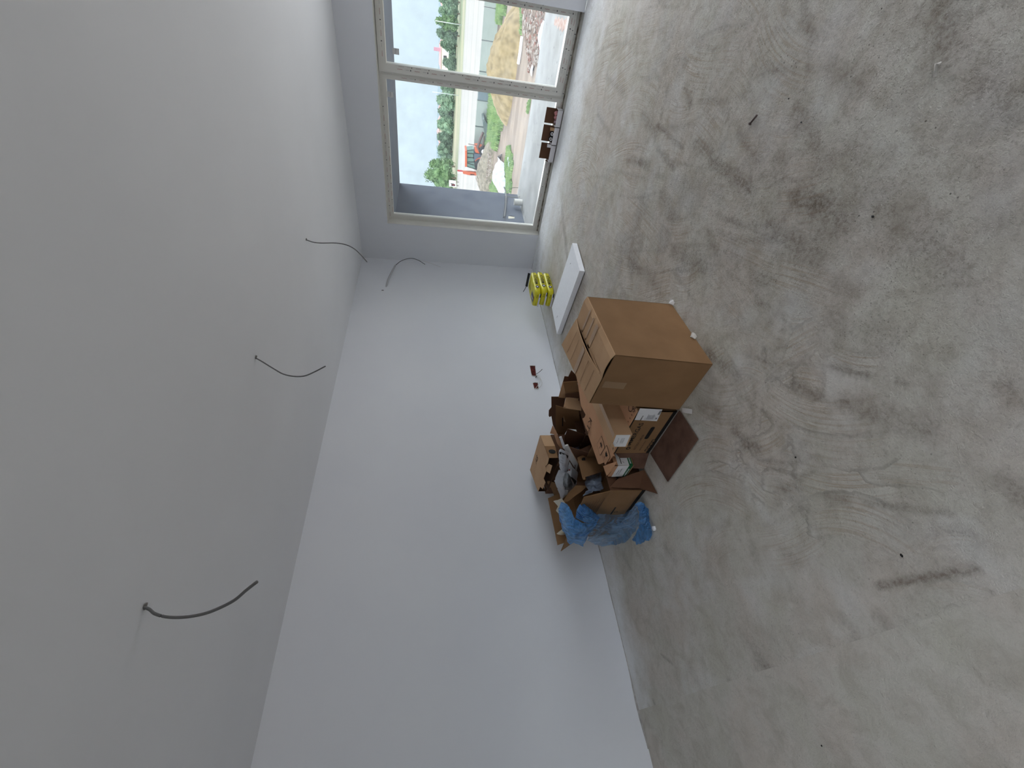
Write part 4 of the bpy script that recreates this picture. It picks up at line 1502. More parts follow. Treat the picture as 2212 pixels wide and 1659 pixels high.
o = sheet(ctrl, 14, 14, .012, M_wrap, 12, 6).build('bubble_wrap')
tag(o, 'small scrap of bluish clear wrap deep in the pile beside the manual', 'plastic wrap')
# cream torn paper inside the open carton
ctrl = [[at(*PD(140, 392), 0, 1.42), at(*PD(230, 370), 0, 1.42), at(*PD(300, 330), 0, 1.44)],
        [at(*PD(235, 490), 0, 1.40), at(*PD(300, 500), 0, 1.38), at(*PD(400, 470), 0, 1.40)],
        [at(*PD(190, 590), 0, 1.40), at(*PD(300, 620), 0, 1.38), at(*PD(420, 620), 0, 1.40)],
        [at(*PD(300, 680), 0, 1.42), at(*PD(340, 760), 0, 1.40), at(*PD(450, 700), 0, 1.40)],
        [at(*PD(340, 930), 0, 1.42), at(*PD(380, 950), 0, 1.40), at(*PD(450, 900), 0, 1.40)],
        [at(*PD(198, 1045), 0, 1.42), at(*PD(300, 1065), 0, 1.40), at(*PD(420, 1060), 0, 1.40)]]
o = sheet(ctrl, 26, 12, .004, M_cream, 10, 1).build('packing_paper')
tag(o, 'torn cream packing paper showing above the blue bag in the open carton', 'paper')

# ---- blue bag
t = root('blue_bag', 'translucent blue plastic bag hanging over the open carton down to the floor', 'plastic bag')
bx = lambda p, x: at(*PD(*p), 0, x)
ctrl = [[bx((285, 405), 1.300), bx((262, 520), 1.285), bx((250, 650), 1.275), bx((245, 780), 1.27)],
        [bx((430, 470), 1.285), bx((380, 640), 1.25), bx((350, 820), 1.24), bx((345, 1000), 1.25)],
        [bx((520, 640), 1.27), bx((480, 820), 1.23), bx((430, 1000), 1.215), bx((400, 1160), 1.24)],
        [bx((590, 760), 1.26), bx((560, 920), 1.21), bx((520, 1080), 1.20), bx((470, 1260), 1.23)],
        [bx((720, 820), 1.25), bx((690, 950), 1.21), bx((640, 1100), 1.19), bx((560, 1215), 1.22)],
        [bx((880, 850), 1.25), bx((830, 960), 1.22), bx((770, 1100), 1.20), bx((735, 1295), 1.21)],
        [bx((1050, 740), 1.26), bx((1010, 850), 1.25), bx((930, 960), 1.24), bx((800, 1120), 1.24)]]
sheet(ctrl, 110, 90, .009, M_blue, 11, 1, 1.0, .010, 7).build('hanging_part', t)
ctrl = [[bx((720, 395), 1.315), bx((660, 470), 1.29), bx((610, 560), 1.28), bx((580, 730), 1.28)],
        [bx((830, 500), 1.27), bx((780, 590), 1.235), bx((740, 690), 1.23), bx((720, 800), 1.25)],
        [bx((960, 610), 1.26), bx((920, 690), 1.23), bx((880, 760), 1.22), bx((850, 840), 1.24)],
        [bx((1060, 710), 1.26), bx((1050, 750), 1.25), bx((1020, 800), 1.25), bx((980, 845), 1.26)]]
sheet(ctrl, 90, 90, .006, M_blue, 16, 4, 1.0, .014, 9).build('gathered_part', t)
ctrl = [[bx((1000, 660), 1.29), bx((1010, 780), 1.25), bx((930, 930), 1.24), bx((850, 1060), 1.25), bx((810, 1180), 1.28)],
        [bx((1180, 655), 1.30), bx((1150, 780), 1.27), bx((1080, 930), 1.25), bx((1020, 1080), 1.26), bx((960, 1240), 1.30)],
        [bx((1350, 665), 1.32), bx((1320, 800), 1.29), bx((1260, 950), 1.27), bx((1200, 1120), 1.28), bx((1100, 1290), 1.31)],
        [bx((1560, 640), 1.32), bx((1530, 790), 1.29), bx((1480, 950), 1.27), bx((1420, 1120), 1.28), bx((1350, 1250), 1.30)],
        [bx((1700, 560), 1.31), bx((1700, 720), 1.28), bx((1680, 900), 1.25), bx((1650, 1080), 1.24), bx((1620, 1255), 1.26)],
        [bx((1780, 445), 1.30), bx((1830, 620), 1.27), bx((1840, 800), 1.22), bx((1850, 1000), 1.20), bx((1780, 1205), 1.20)]]
sheet(ctrl, 110, 110, .008, M_bluep, 9, 7, 1.0, .010, 8).build('lower_part', t)
ctrl = [[bx((1780, 445), 1.295), bx((1830, 620), 1.265), bx((1840, 800), 1.215), bx((1850, 1000), 1.19), bx((1840, 1150), 1.18)],
        [bx((1880, 430), 1.29), bx((1900, 620), 1.25), bx((1930, 800), 1.19), bx((1950, 1000), 1.16), bx((1930, 1180), 1.15)],
        [bx((2000, 470), 1.28), bx((1990, 620), 1.23), bx((2040, 780), 1.16), bx((2070, 960), 1.12), bx((1975, 1250), 1.12)],
        [at(*PD(2025, 560), 2, .01), at(*PD(2040, 660), 2, .01), at(*PD(2080, 820), 2, .012), at(*PD(2110, 1000), 2, .012), at(*PD(2060, 1160), 2, .012)]]
sheet(ctrl, 70, 100, .012, M_blue, 12, 9, 1.0, .010, 9).build('floor_part', t)
rebase(t)

# ================================================================== YELLOW SACKS, POLYSTYRENE, TRAYS
def sack(z0, dx, dy, a, label):
    t = root('adhesive_sack', label, 'sack of adhesive', 'yellow sacks stacked by the back wall')
    X0, Y0, Lx, Ly, hz = 4.41 + dx, 3.135 + dy, .47, .245, .082
    cc = (X0 + Lx / 2, Y0 + Ly / 2)
    vs, fs = [], []
    NX, NY, NZ = 20, 12, 6
    idx = {}
    def P(u, v, s):
        x, y, z = 2 * u - 1, 2 * v - 1, 2 * s - 1
        k = (abs(x) ** 10 + abs(y) ** 8 + abs(z) ** 5) ** (-1 / 6.0) if (abs(x) + abs(y) + abs(z)) > 0 else 1
        k = min(k, 1.0)
        px_, py_, pz = x * k, y * k, z * k
        bulge = .92 + .08 * (1 - px_ ** 2) + .012 * math.sin(px_ * 9 + z0 * 50)
        q = Vector((cc[0] + px_ * Lx / 2, cc[1] + py_ * Ly / 2, z0 + hz / 2 + pz * hz / 2 * bulge * 1.04))
        wv = noise.noise(q * 22) * .004 + noise.noise(q * 50) * .002
        return q + Vector((0, -wv if py_ < 0 else wv, wv * .5))
    def face(fn, n1_, n2_):
        k = len(vs)
        for i in range(n1_ + 1):
            for j in range(n2_ + 1):
                vs.append(P(*fn(i / n1_, j / n2_)))
        for i in range(n1_):
            for j in range(n2_):
                q = k + i * (n2_ + 1) + j
                fs.append((q, q + 1, q + n2_ + 2, q + n2_ + 1))
    face(lambda a_, b_: (a_, b_, 1), NX, NY)
    face(lambda a_, b_: (a_, b_, 0), NX, NY)
    face(lambda a_, b_: (a_, 0, b_), NX, NZ)
    face(lambda a_, b_: (a_, 1, b_), NX, NZ)
    face(lambda a_, b_: (0, a_, b_), NY, NZ)
    face(lambda a_, b_: (1, a_, b_), NY, NZ)
    b = MB()
    b.add(rot_pts(vs, cc, a), fs, M_yel, True)
    # lettering on the long side (upside down) and the end
    R_ = lambda p: rot_pts([Vector(p)], cc, a)[0]
    ux = (R_((1, 0, 0)) - R_((0, 0, 0)))
    uy = (R_((0, 1, 0)) - R_((0, 0, 0)))
    O = R_((X0 + .36, Y0 - .001, z0 + .062))
    b.text('XTHERM', O, -ux, -Z_, .042, M_dark, off=.0068, align=.19)
    b.text('strong bond', R_((X0 + .445, Y0 - .001, z0 + .052)), -ux, -Z_, .010, M_dark, off=.0045, align=.07)
    O = R_((X0 + .115, Y0 - .0055, z0 + .042))
    b.poly2(O, ux, Z_, [(-.032, 0), (0, -.026), (.032, 0), (0, .026)], M_navy, 0)
    b.poly2(O, ux, Z_, [(-.016, 0), (0, -.012), (.016, 0), (0, .012)], M_white, .0006)
    O = R_((X0 - .0055, Y0 + Ly, z0))
    b.poly2(O, -uy, Z_, [(.02, .004), (Ly - .02, .004), (Ly - .02, .026), (.02, .026)], M_white, 0)
    b.poly2(O, -uy, Z_, [(Ly - .075, .004), (Ly - .02, .004), (Ly - .02, .016), (Ly - .075, .016)], M_dark, .0006)
    b.text('25 kg', O + -uy * (Ly - .085) + Z_ * .046, -uy, Z_, .014, M_dark, off=.0006)
    b.text('adhesive', O + -uy * .04 + Z_ * .048, -uy, Z_, .009, M_dark, off=.0006)
    if z0 > .16:
        O = R_((X0 + .02, Y0 + .10, z0 + hz + .0025))
        q = [(0, 0), (.15, 0), (.15, .085), (0, .085)]
        b.poly2(O, ux, uy, q, M_navy, 0)
        b.poly2(O, ux, uy, [(.004, .004), (.045, .004), (.004, .04)], M_red, .0008)
        b.poly2(O, ux, uy, [(.01, .03), (.14, .055), (.13, .075), (.02, .050)], M_white, .0008)
        b.text('BAUFIX', O + ux * .02 + uy * .034, (ux + uy * .19), uy, .014, M_navy, off=.0014, align=.11)
        b.text('MAX', R_((X0 + .24, Y0 + .13, z0 + hz + .003)), ux, uy, .04, mat('olive_print', (150, 142, 30), rough=.4), off=0)
    b.build('sack_body', t)
    b = MB()
    b.slab([R_((X0 + Lx - .004, Y0 + .02, z0 + .045)), R_((X0 + Lx - .004, Y0 + Ly - .02, z0 + .045)), R_((X0 + Lx + .018, Y0 + Ly - .02, z0 + .055)), R_((X0 + Lx + .018, Y0 + .02, z0 + .055))], .004, M_white, d=(0, 0, -.004))
    b.build('end_seam', t)
    rebase(t)


sack(.001, 0, 0, .0, 'yellow adhesive sack, bottom one of the stack of three')
sack(.086, .006, -.004, .02, 'yellow adhesive sack, middle one of the stack of three')
sack(.171, -.002, .004, -.02, 'yellow adhesive sack, top one of the stack, dark blue logo on top')
t = root('trowel', 'black hand tool lying on top of the yellow sacks against the wall', 'trowel')
b = MB()
q0, q1 = at(1141, 590, 1, 3.42), at(1138, 611, 1, 3.42)
zt_ = .268
b.slab([Vector((4.82, 3.15, zt_ - .006)), Vector((4.82, 3.36, zt_ - .006)), Vector((4.835, 3.36, zt_ + .022)), Vector((4.835, 3.15, zt_ + .022))], .006, M_dark, d=(.006, 0, 0))
b.build('blade', t)
b = MB()
b.tube(smooth([(4.83, 3.355, zt_ + .01), (4.82, 3.375, zt_ + .02), (4.80, 3.40, zt_ + .035), (4.79, 3.42, zt_ + .05)]), .004, M_dark)
b.build('tang', t)
rebase(t)

t = root('polystyrene_board', 'thick white polystyrene board lying on the floor beside the yellow sacks', 'insulation board')
zt_ = .062
tq = [at(1236.5, 525, 2, zt_), at(1252, 585, 2, zt_), at(1203, 722, 2, zt_)]
tq.append(tq[0] + tq[2] - tq[1])
b = MB()
tq2 = [tq[0], tq[0].lerp(tq[1], .93), tq[1].lerp(tq[2], .03), tq[1].lerp(tq[2], .18) + Vector((.006, .0, 0)), tq[2], tq[3]]
lo = [Vector((p.x * 1.0, p.y, .010)) for p in [tq[0], tq[1] + Vector((-.01, -.005, 0)), tq[2], tq[3]]]
ringt = [tq[0], tq[1], tq[2], tq[3]]
b.hexa(lo, [Vector((p.x, p.y, zt_)) for p in ringt], M_eps)
b.slab([at(1234, 568, 2, zt_) + Vector((0, 0, .001)), at(1232, 569, 2, zt_) + Vector((0, 0, .001)), at(1232, 571, 2, zt_ + .001)], .0005, M_grey, d=(0, 0, .0005))
q = at(1205, 682, 2, zt_ + .001)
b.slab([q, q + Vector((.003, 0, 0)), q + Vector((.02, .04, 0)), q + Vector((.016, .041, 0))], .001, M_dark, d=(0, 0, .001))
b.build('board', t)
for k in range(3):
    b = MB()
    p = lo[1].lerp(lo[2], .15 + .35 * k).lerp(lo[0].lerp(lo[3], .2 + .3 * k), .5)
    b.box((p.x - .04, p.y - .03, .0), (p.x + .04, p.y + .03, .0105), M_eps)
    b.build('foam_spacer', t)
rebase(t)

# boxes of sanitary bits standing open on the threshold
tray_y = ((1.508, 1.694), (1.698, 1.900), (1.905, 2.112))
for k, (ya, yb_) in enumerate(tray_y):
    labs = ['small open grey box with pink packets, nearest the door mullion', 'small open grey box with round coils, middle of the three by the glass', 'small open grey box with empty dark inside, farthest from the door mullion']
    t = root('open_tray_box', labs[k], 'small box', 'open grey boxes along the terrace door')
    b = MB()
    xf, xb, zz0, zz1 = 5.845, 5.925, .002, .068
    b.box((xf, ya, zz0), (xf + .003, yb_, zz1), M_traygrey)
    b.box((xb - .003, ya, zz0), (xb, yb_, zz1), M_cardD)
    b.box((xf, ya, zz0), (xb, ya + .003, zz1), M_traygrey)
    b.box((xf, yb_ - .003, zz0), (xb, yb_, zz1), M_traygrey)
    b.box((xf, ya, zz0), (xb, yb_, zz0 + .003), M_cardD)
    b.build('tray', t)
    b = MB()
    zl = (.194, .192, .18)[k]
    b.slab([(xb - .002, ya + .004, zz1), (xb - .002, yb_ - .012, zz1), (xb + .006, yb_ - .012, zl), (xb + .006, ya + .004, zl)], .003, M_cardD, d=(.003, 0, 0))
    b.build('lid', t)
    if k == 1:
        b = MB()
        b.slab([(xf + .01, ya + .01, zz1), (xf + .01, ya + .045, zz1), (xf + .03, ya + .05, zz1 + .045), (xf + .03, ya + .012, zz1 + .05)], .003, M_cardL, d=(.003, 0, 0))
        b.build('side_flap', t)
    if k == 2:
        b = MB()
        b.slab([(xf - .001, ya + .002, zz1 - .06), (xf - .001, ya + .03, zz1 - .06), (xf + .02, ya + .035, zz1 + .045), (xf + .02, ya - .005, zz1 + .05)], .003, M_traygrey, d=(.003, 0, 0))
        b.build('side_flap', t)
        b = MB()
        b.slab([(xf + .0, yb_ - .004, zz1), (xb - .003, yb_ - .004, zz1), (xb, yb_ + .004, zz1 + .03)], .003, M_cardD, d=(0, .003, 0))
        b.build('side_flap', t)
    rebase(t)
for k, (yy, zz_, rr_) in enumerate(((1.555, .075, .026), (1.60, .070, .022), (1.645, .066, .02))):
    b = MB()
    pts = []
    bm = bmesh.new()
    bmesh.ops.create_icosphere(bm, subdivisions=3, radius=rr_)
    vs = [Vector((5.885, yy, zz_)) + v.co * (1 + .35 * noise.noise(v.co * 60 + Vector((k, 0, 0)))) for v in bm.verts]
    fs = [tuple(v.index for v in f.verts) for f in bm.faces]
    bm.free()
    b.add(vs, fs, M_pink if k < 2 else mat('mauve_plastic', (120, 84, 96), (200, 180, 190), rough=.4, scale=30), True)
    tag(b.build('plastic_packet'), ['pink plastic packet in the box nearest the mullion, right one', 'pink plastic packet in the box nearest the mullion, middle one', 'mottled mauve packet in the box nearest the mullion, left one'][k], 'packet', 'packets in the grey box')
for k, (yy, zz_) in enumerate(((1.785, .078), (1.845, .082))):
    b = MB()
    n_ = 26
    b.tube([(5.885 + .008 * math.sin(a), yy + .026 * math.cos(a), zz_ + .022 * math.sin(a)) for a in [i * 2 * math.pi / n_ for i in range(n_ + 1)]], .007, M_dark, 8)
    b.tube([(5.882 + .008 * math.sin(a), yy + .015 * math.cos(a), zz_ + .012 * math.sin(a)) for a in [i * 2 * math.pi / n_ for i in range(n_ + 1)]], .006, M_traygrey, 8)
    tag(b.build('hose_coil'), ['coiled hose end in the middle grey box, right one', 'coiled hose end in the middle grey box, left one'][k], 'hose coil', 'coils in the grey box')

# ================================================================== BITS ON THE FLOOR
def scrap(name, label, cat, img, pts, mm, h=.006, grp=None):
    P = at(*img, 2, .003)
    b = MB()
    b.slab([P + Vector((a, c_, 0)) for a, c_ in pts], h, mm, d=(0, 0, h))
    tag(b.build(name), label, cat, grp)


P = at(1630, 252, 2, .006)
b = MB()
a_, d_ = at(*A4(950, 543), 2, .010), at(*A4(918, 582), 2, .010)
b.tube([a_, d_], .0045, M_steel, 6)
b.tube([d_, d_ + (d_ - a_).normalized() * .004], .008, M_steel, 6)
tag(b.build('nail'), 'short dark nail lying in the middle of the dusty floor', 'nail')
b = MB()
a_, d_, e_ = at(*A4(1788, 362), 2, .007), at(*A4(1797, 300), 2, .007), at(*A4(1815, 298), 2, .007)
b.tube([a_, d_, e_], .0045, M_plas, 6)
tag(b.build('wire_scrap'), 'pale bent scrap of wire lying on the floor at the right of the room', 'scrap')
scrap('polystyrene_crumb', 'white crumb of foam on the floor below the blue bag', 'crumb', (1415, 1141), [(-.012, -.010), (.010, -.012), (.016, .006), (.002, .014), (-.014, .008)], M_eps, .016)
for k, (img, s) in enumerate((((1718, 988), .0045), ((1947, 1200), .0045), ((1774, 1611), .0035), ((1730, 264), .0035), ((1703, 213), .0035), ((1885, 468), .0045))):
    p = at(*img, 2, .003)
    b = MB()
    bm = bmesh.new()
    bmesh.ops.create_icosphere(bm, subdivisions=1, radius=s)
    b.add([Vector((p.x, p.y, s * .5)) + Vector((v.co.x * (1 + .5 * (k % 2)), v.co.y, v.co.z * .6)) for v in bm.verts], [tuple(v.index for v in f.verts) for f in bm.faces], M_dark)
    bm.free()
    tag(b.build('dark_pebble'), ['black speck of grit on the bare floor in front of the floor flap', 'black speck of grit beside the long dark floor streak', 'black speck of grit on the smooth floor near the pale repair patch', 'black crumb of grit below the nail on the dusty floor, lower one', 'black crumb of grit nearest the nail on the dusty floor', 'dark crumb of grit in the rough floor right of the nail'][k], 'grit', 'specks of grit on the floor')
# torn film at the foot of the big carton
for k, (c0, lab) in enumerate((((1452, 655), 'scrap of torn clear film at the right foot of the largest carton'), ((1498, 728), 'scrap of clear film under the front edge of the largest carton'), ((1478, 890), 'strip of pale tape on the floor left of the largest carton'))):
    p = at(*c0, 2, .012)
    a = .018
    if k == 2:
        ctrl = [[p + Vector((-.05, -.045, -.008)), p + Vector((-.03, -.065, -.008))], [p + Vector((.02, .03, -.008)), p + Vector((.04, .01, -.008))]]
        o = sheet(ctrl, 8, 4, .001, M_paper, 20, k).build('tape_scrap')
    else:
        ctrl = [[p + Vector((-a, -a, -.005)), p + Vector((0, -a * 1.4, .0)), p + Vector((a * 1.3, -a, .01))], [p + Vector((-a * 1.2, 0, .0)), p + Vector((0, 0, .022)), p + Vector((a, 0, .012))], [p + Vector((-a, a * .2, -.005)), p + Vector((0, a * .3, .016)), p + Vector((a, a * .3, .0))]]
        o = sheet(ctrl, 14, 14, .004, M_paper if k == 0 else M_plas, 40, k).build('film_scrap')
    tag(o, lab, 'scrap')

# ================================================================== TERRACE
def specks(m_, col, scale=14, size=.12, amt=.8, mask=2.0):
    nt = m_.node_tree
    n_, l_ = nt.nodes, nt.links
    p_ = n_['Principled BSDF']
    src = p_.inputs['Base Color'].links[0].from_socket
    t_ = n_.new('ShaderNodeTexCoord')
    v_ = n_.new('ShaderNodeTexVoronoi')
    v_.inputs['Scale'].default_value = scale
    l_.new(t_.outputs['Object'], v_.inputs['Vector'])
    r_ = n_.new('ShaderNodeMapRange')
    r_.inputs[1].default_value = size
    r_.inputs[2].default_value = size * .6
    l_.new(v_.outputs['Distance'], r_.inputs[0])
    z_ = n_.new('ShaderNodeTexNoise')
    z_.inputs['Scale'].default_value = mask
    l_.new(t_.outputs['Object'], z_.inputs['Vector'])
    r2 = n_.new('ShaderNodeMapRange')
    r2.inputs[1].default_value = .48
    r2.inputs[2].default_value = .58
    r2.inputs[4].default_value = amt
    l_.new(z_.outputs[0], r2.inputs[0])
    mu = n_.new('ShaderNodeMath')
    mu.operation = 'MULTIPLY'
    l_.new(r_.outputs[0], mu.inputs[0])
    l_.new(r2.outputs[0], mu.inputs[1])
    mx = n_.new('ShaderNodeMix')
    mx.data_type = 'RGBA'
    mx.inputs[7].default_value = L(col)
    l_.new(mu.outputs[0], mx.inputs[0])
    l_.new(src, mx.inputs[6])
    l_.new(mx.outputs[2], p_.inputs['Base Color'])


specks(M_conc, (110, 110, 108), 9, .16, .8)
specks(M_pvcd, (60, 44, 34), 60, .3, .8, 6)
b = MB()
b.box((XW + T, -7, -.35), (8.45, 3.97, -.08), M_conc)
struct(b.build('terrace_floor'))
b = MB()
b.box((XW + T, 3.72, -.079), (8.45, 3.97, 2.19), M_render)
struct(b.build('wall_terrace'))
b = MB()
b.box((XW + T, -7, 2.19), (8.45, 3.97, 2.60), M_soff)
struct(b.build('terrace_ceiling'))
PZ = lambda a, b: (1060 + a / 13.825, 380 + b / 13.825)
t = root('drain_pipe', 'short white drain pipe stub standing on the terrace by the grey side wall', 'pipe')
P = at(*PZ(935, 800), 2, -.078)
b = MB()
n_ = 20
rp = .058
for (r0_, r1_, za, zb2) in ((rp, rp, 0, .15), (rp * .9, rp * .9, .149, .02)):
    vs = [(P.x + r0_ * math.cos(2 * math.pi * i / n_), P.y + r0_ * math.sin(2 * math.pi * i / n_), P.z + za) for i in range(n_)] + [(P.x + r1_ * math.cos(2 * math.pi * i / n_), P.y + r1_ * math.sin(2 * math.pi * i / n_), P.z + zb2) for i in range(n_)]
    b.add(vs, [(i, (i + 1) % n_, (i + 1) % n_ + n_, i + n_) for i in range(n_)], M_pvc, True)
vs = [(P.x + r_ * math.cos(2 * math.pi * i / n_), P.y + r_ * math.sin(2 * math.pi * i / n_), P.z + .15) for r_ in (rp, rp * .9) for i in range(n_)]
b.add(vs, [(i, (i + 1) % n_, (i + 1) % n_ + n_, i + n_) for i in range(n_)], M_pvc)
b.build('pipe', t)
rebase(t)
t = root('outdoor_cable', 'grey corrugated conduit with a looping wire hanging on the terrace side wall', 'cable')
b = MB()
yw = 3.69
b.tube(smooth([at(*PZ(400, 335), 1, yw - .06), at(*PZ(440, 450), 1, yw - .03), at(*PZ(462, 600), 1, yw), at(*PZ(455, 800), 1, yw), at(*PZ(440, 1000), 1, yw), at(*PZ(410, 1230), 1, yw)]), .013, M_cable, 10)
b.build('conduit', t)
b = MB()
b.tube(smooth([at(*PZ(430, 620), 1, yw - .02), at(*PZ(425, 800), 1, yw - .01), at(*PZ(400, 1000), 1, yw - .01), at(*PZ(375, 1250), 1, yw)]), .006, M_dark, 8)
b.build('black_wire', t)
b = MB()
b.tube(smooth([at(*PZ(*p), 1, yw - .08) for p in ((500, 475), (560, 395), (660, 355), (780, 350), (900, 380), (1000, 450), (1050, 520))]), .006, mat('old_wire', (128, 128, 112), rough=.6), 8)
b.tube(smooth([at(*PZ(*p), 1, yw - .06) for p in ((430, 595), (530, 625), (700, 640), (850, 630), (1020, 590))]), .005, MATS['old_wire'], 8)
b.build('looping_wire', t)
b = MB()
b.slab([at(*PZ(*p), 1, yw - .07) for p in ((1020, 490), (1100, 555), (1095, 620), (1050, 690), (1035, 590))], .02, M_steel, d=(0, .02, 0))
b.build('plug', t)
rebase(t)
t = root('wall_outlet', 'small pale outlet recess in the grey terrace side wall', 'outlet')
b = MB()
b.slab([at(*PZ(*p), 1, 3.717) for p in ((525, 1205), (710, 1215), (712, 1270), (525, 1275))], .002, M_cream, d=(0, .002, 0))
b.slab([at(*PZ(*p), 1, 3.716) for p in ((570, 1185), (700, 1205), (700, 1222), (600, 1205))], .002, M_dark, d=(0, .002, 0))
b.build('recess', t)
rebase(t)
q = [at(1168, 380, 2, -.05), at(1157.5, 419, 2, -.05), at(1160.5, 421, 2, -.05), at(1172, 385, 2, -.05)]
b = MB()
b.hexa([Vector((6.09, 2.72, -.078)), Vector((6.22, 2.72, -.078)), Vector((6.22, 1.35, -.078)), Vector((6.09, 1.35, -.078))][::-1],
       [Vector((6.09, 2.72, -.03)), Vector((6.22, 2.72, -.03)), Vector((6.22, 1.35, -.03)), Vector((6.09, 1.35, -.03))][::-1], M_eps)
tag(b.build('foam_plank'), 'long white foam plank lying on the terrace against the door sill', 'foam plank')
b = MB()
for k, (p, r_) in enumerate((((1200, 48), .05), ((1205, 49), .055), ((1211, 50), .06), ((1217, 52), .06), ((1223, 53), .055))):
    P = at(*p, 2, -.079)
    b.add([(P.x + r_ * 2 * math.cos(a), P.y + r_ * (1 + .4 * math.sin(3 * a + k)) * math.sin(a), -.0792 + .0006 * (k + 1)) for a in [i * math.pi / 7 for i in range(14)]], [tuple(range(14))], mat('rust_stain', (196, 150, 130), (216, 196, 184), rough=.95, scale=22, detail=8))
tag(b.build('rust_stain'), 'orange rust stain on the pale terrace concrete', 'stain')

# ================================================================== GROUND OUTSIDE
GZ = -4.0
M_dirt = mat('bare_dirt', (112, 99, 88), (144, 130, 116), rough=.95, scale=.7, detail=12, bump=.4, bscale=6, stretch=(1, .35, 1))
M_field = mat('ploughed_field', (138, 135, 129), (154, 150, 144), rough=.95, scale=.25, detail=3, stretch=(1.0, .04, 1))
M_dry = mat('dry_grass', (146, 138, 112), (108, 118, 88), rough=.95, scale=.2, detail=8, stretch=(.5, .12, 1))
M_grassg = mat('green_turf', (96, 112, 80), (118, 124, 96), rough=.95, scale=.8, detail=8)
M_blade = mat('grass_blades', (92, 126, 74), (138, 160, 106), rough=.8, scale=1.4)
M_sand = mat('yellow_sand', (112, 98, 70), (146, 130, 98), rough=.95, scale=2.6, detail=12, bump=1.0, bscale=5, lo=.3, hi=.62)
M_grav = mat('gravel', (96, 90, 78), (140, 132, 116), rough=.95, scale=3.5, detail=10, bump=.8, bscale=6)
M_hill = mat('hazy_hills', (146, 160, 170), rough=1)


def ground(name, pts, z, m_):
    b = MB()
    b.add([(x, y, z) for x, y in pts], [tuple(range(len(pts)))], m_)
    return struct(b.build(name))


ground('ground', [(-40, -80), (53.5, -80), (53.5, 140), (-40, 140)], GZ, M_dirt)
ground('ploughed_field', [(53.5, -80), (122, -80), (122, 200), (53.5, 200)], GZ, M_field)
ground('dry_grass_strip', [(122, -90), (182, -90), (182, 240), (122, 240)], GZ, M_dry)
ground('far_meadow', [(182, -200), (900, -600), (900, 900), (182, 260)], GZ, M_grassg)
b = MB()
vs = []
for i in range(60):
    y = -300 + i * 25
    vs += [(700, y, GZ), (700, y, 2.6 + 1.6 * noise.noise(Vector((y * .01, 3, 0))) + 1.5 * noise.noise(Vector((y * .05, 3, 0))))]
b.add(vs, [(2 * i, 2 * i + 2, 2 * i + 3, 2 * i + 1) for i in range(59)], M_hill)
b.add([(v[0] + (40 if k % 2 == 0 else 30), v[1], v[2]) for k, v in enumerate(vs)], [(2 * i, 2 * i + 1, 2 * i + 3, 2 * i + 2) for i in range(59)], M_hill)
struct(b.build('hills'))


def inside(p, poly):
    x, y = p
    c = False
    j = len(poly) - 1
    for i in range(len(poly)):
        xi, yi = poly[i]
        xj, yj = poly[j]
        if (yi > y) != (yj > y) and x < (xj - xi) * (y - yi) / (yj - yi) + xi:
            c = not c
        j = i
    return c


def grass(img_poly, n_, h, label):
    poly = [(q.x, q.y) for q in (at(x, y, 2, GZ) for x, y in img_poly)]
    xs, ys = [p[0] for p in poly], [p[1] for p in poly]
    b = MB()
    vs, fs = [], []
    r = random.Random(len(img_poly) + n_)
    k = 0
    while k < n_:
        x, y = r.uniform(min(xs), max(xs)), r.uniform(min(ys), max(ys))
        q_ = Vector((x * .9, y * .9, 1))
        if not inside((x + .8 * noise.noise(q_), y + .8 * noise.noise(q_ + Vector((9, 0, 0)))), poly):
            continue
        if noise.noise(Vector((x * .55, y * .55, 4))) < r.uniform(-.6, .1):
            continue
        a = r.uniform(0, 6.28)
        hh_, w_ = h * r.uniform(.3, 1.2), .05 + h * .05
        dx, dy = math.cos(a) * w_, math.sin(a) * w_
        q = len(vs)
        vs += [(x - dx, y - dy, GZ), (x + dx, y + dy, GZ), (x + r.uniform(-.2, .2) * h, y + r.uniform(-.2, .2) * h, GZ + hh_)]
        fs.append((q, q + 1, q + 2))
        k += 1
    b.add(vs, fs, M_blade)
    tag(b.build('grass'), label, 'grass', kind='stuff')


P4 = lambda a, b: (780 + a / 3.19, b / 3.19)
P6 = lambda a, b: (900 + a / 4.878, 180 + b / 4.878)
P5c = lambda a, b: (920 + a / 6.381, b / 6.381)
grass([P6(*p) for p in ((735, -60), (880, 90), (905, 210), (870, 330), (930, 380), (880, 560), (850, 700), (800, 700), (735, 660), (735, 380))], 16000, .38, 'tall green grass growing along the concrete fence, behind the sand')
grass([P5c(*p) for p in ((1000, 40), (1130, 70), (1100, 200), (1010, 330), (990, 250))], 5000, .35, 'green grass between the fence and the right end of the sand heap')
grass([P5c(*p) for p in ((1210, 60), (1340, 130), (1340, 420), (1300, 520), (1270, 300), (1200, 250))], 3500, .18, 'thin green grass in front of the right end of the sand heap')
grass([P6(*p) for p in ((960, 690), (1010, 690), (1025, 800), (1000, 1140), (945, 1160), (935, 1000), (940, 830))], 5500, .18, 'green grass patch in front of the white tarpaulin')
grass([P6(*p) for p in ((780, 1040), (850, 1010), (860, 1140), (740, 1180), (720, 1120))], 2500, .25, 'green grass patch behind the white tarpaulin left of the gravel heap')
grass([P6(*p) for p in ((1170, 180), (1210, 190), (1195, 320), (1168, 300))], 700, .12, 'small tuft of grass at the terrace edge')


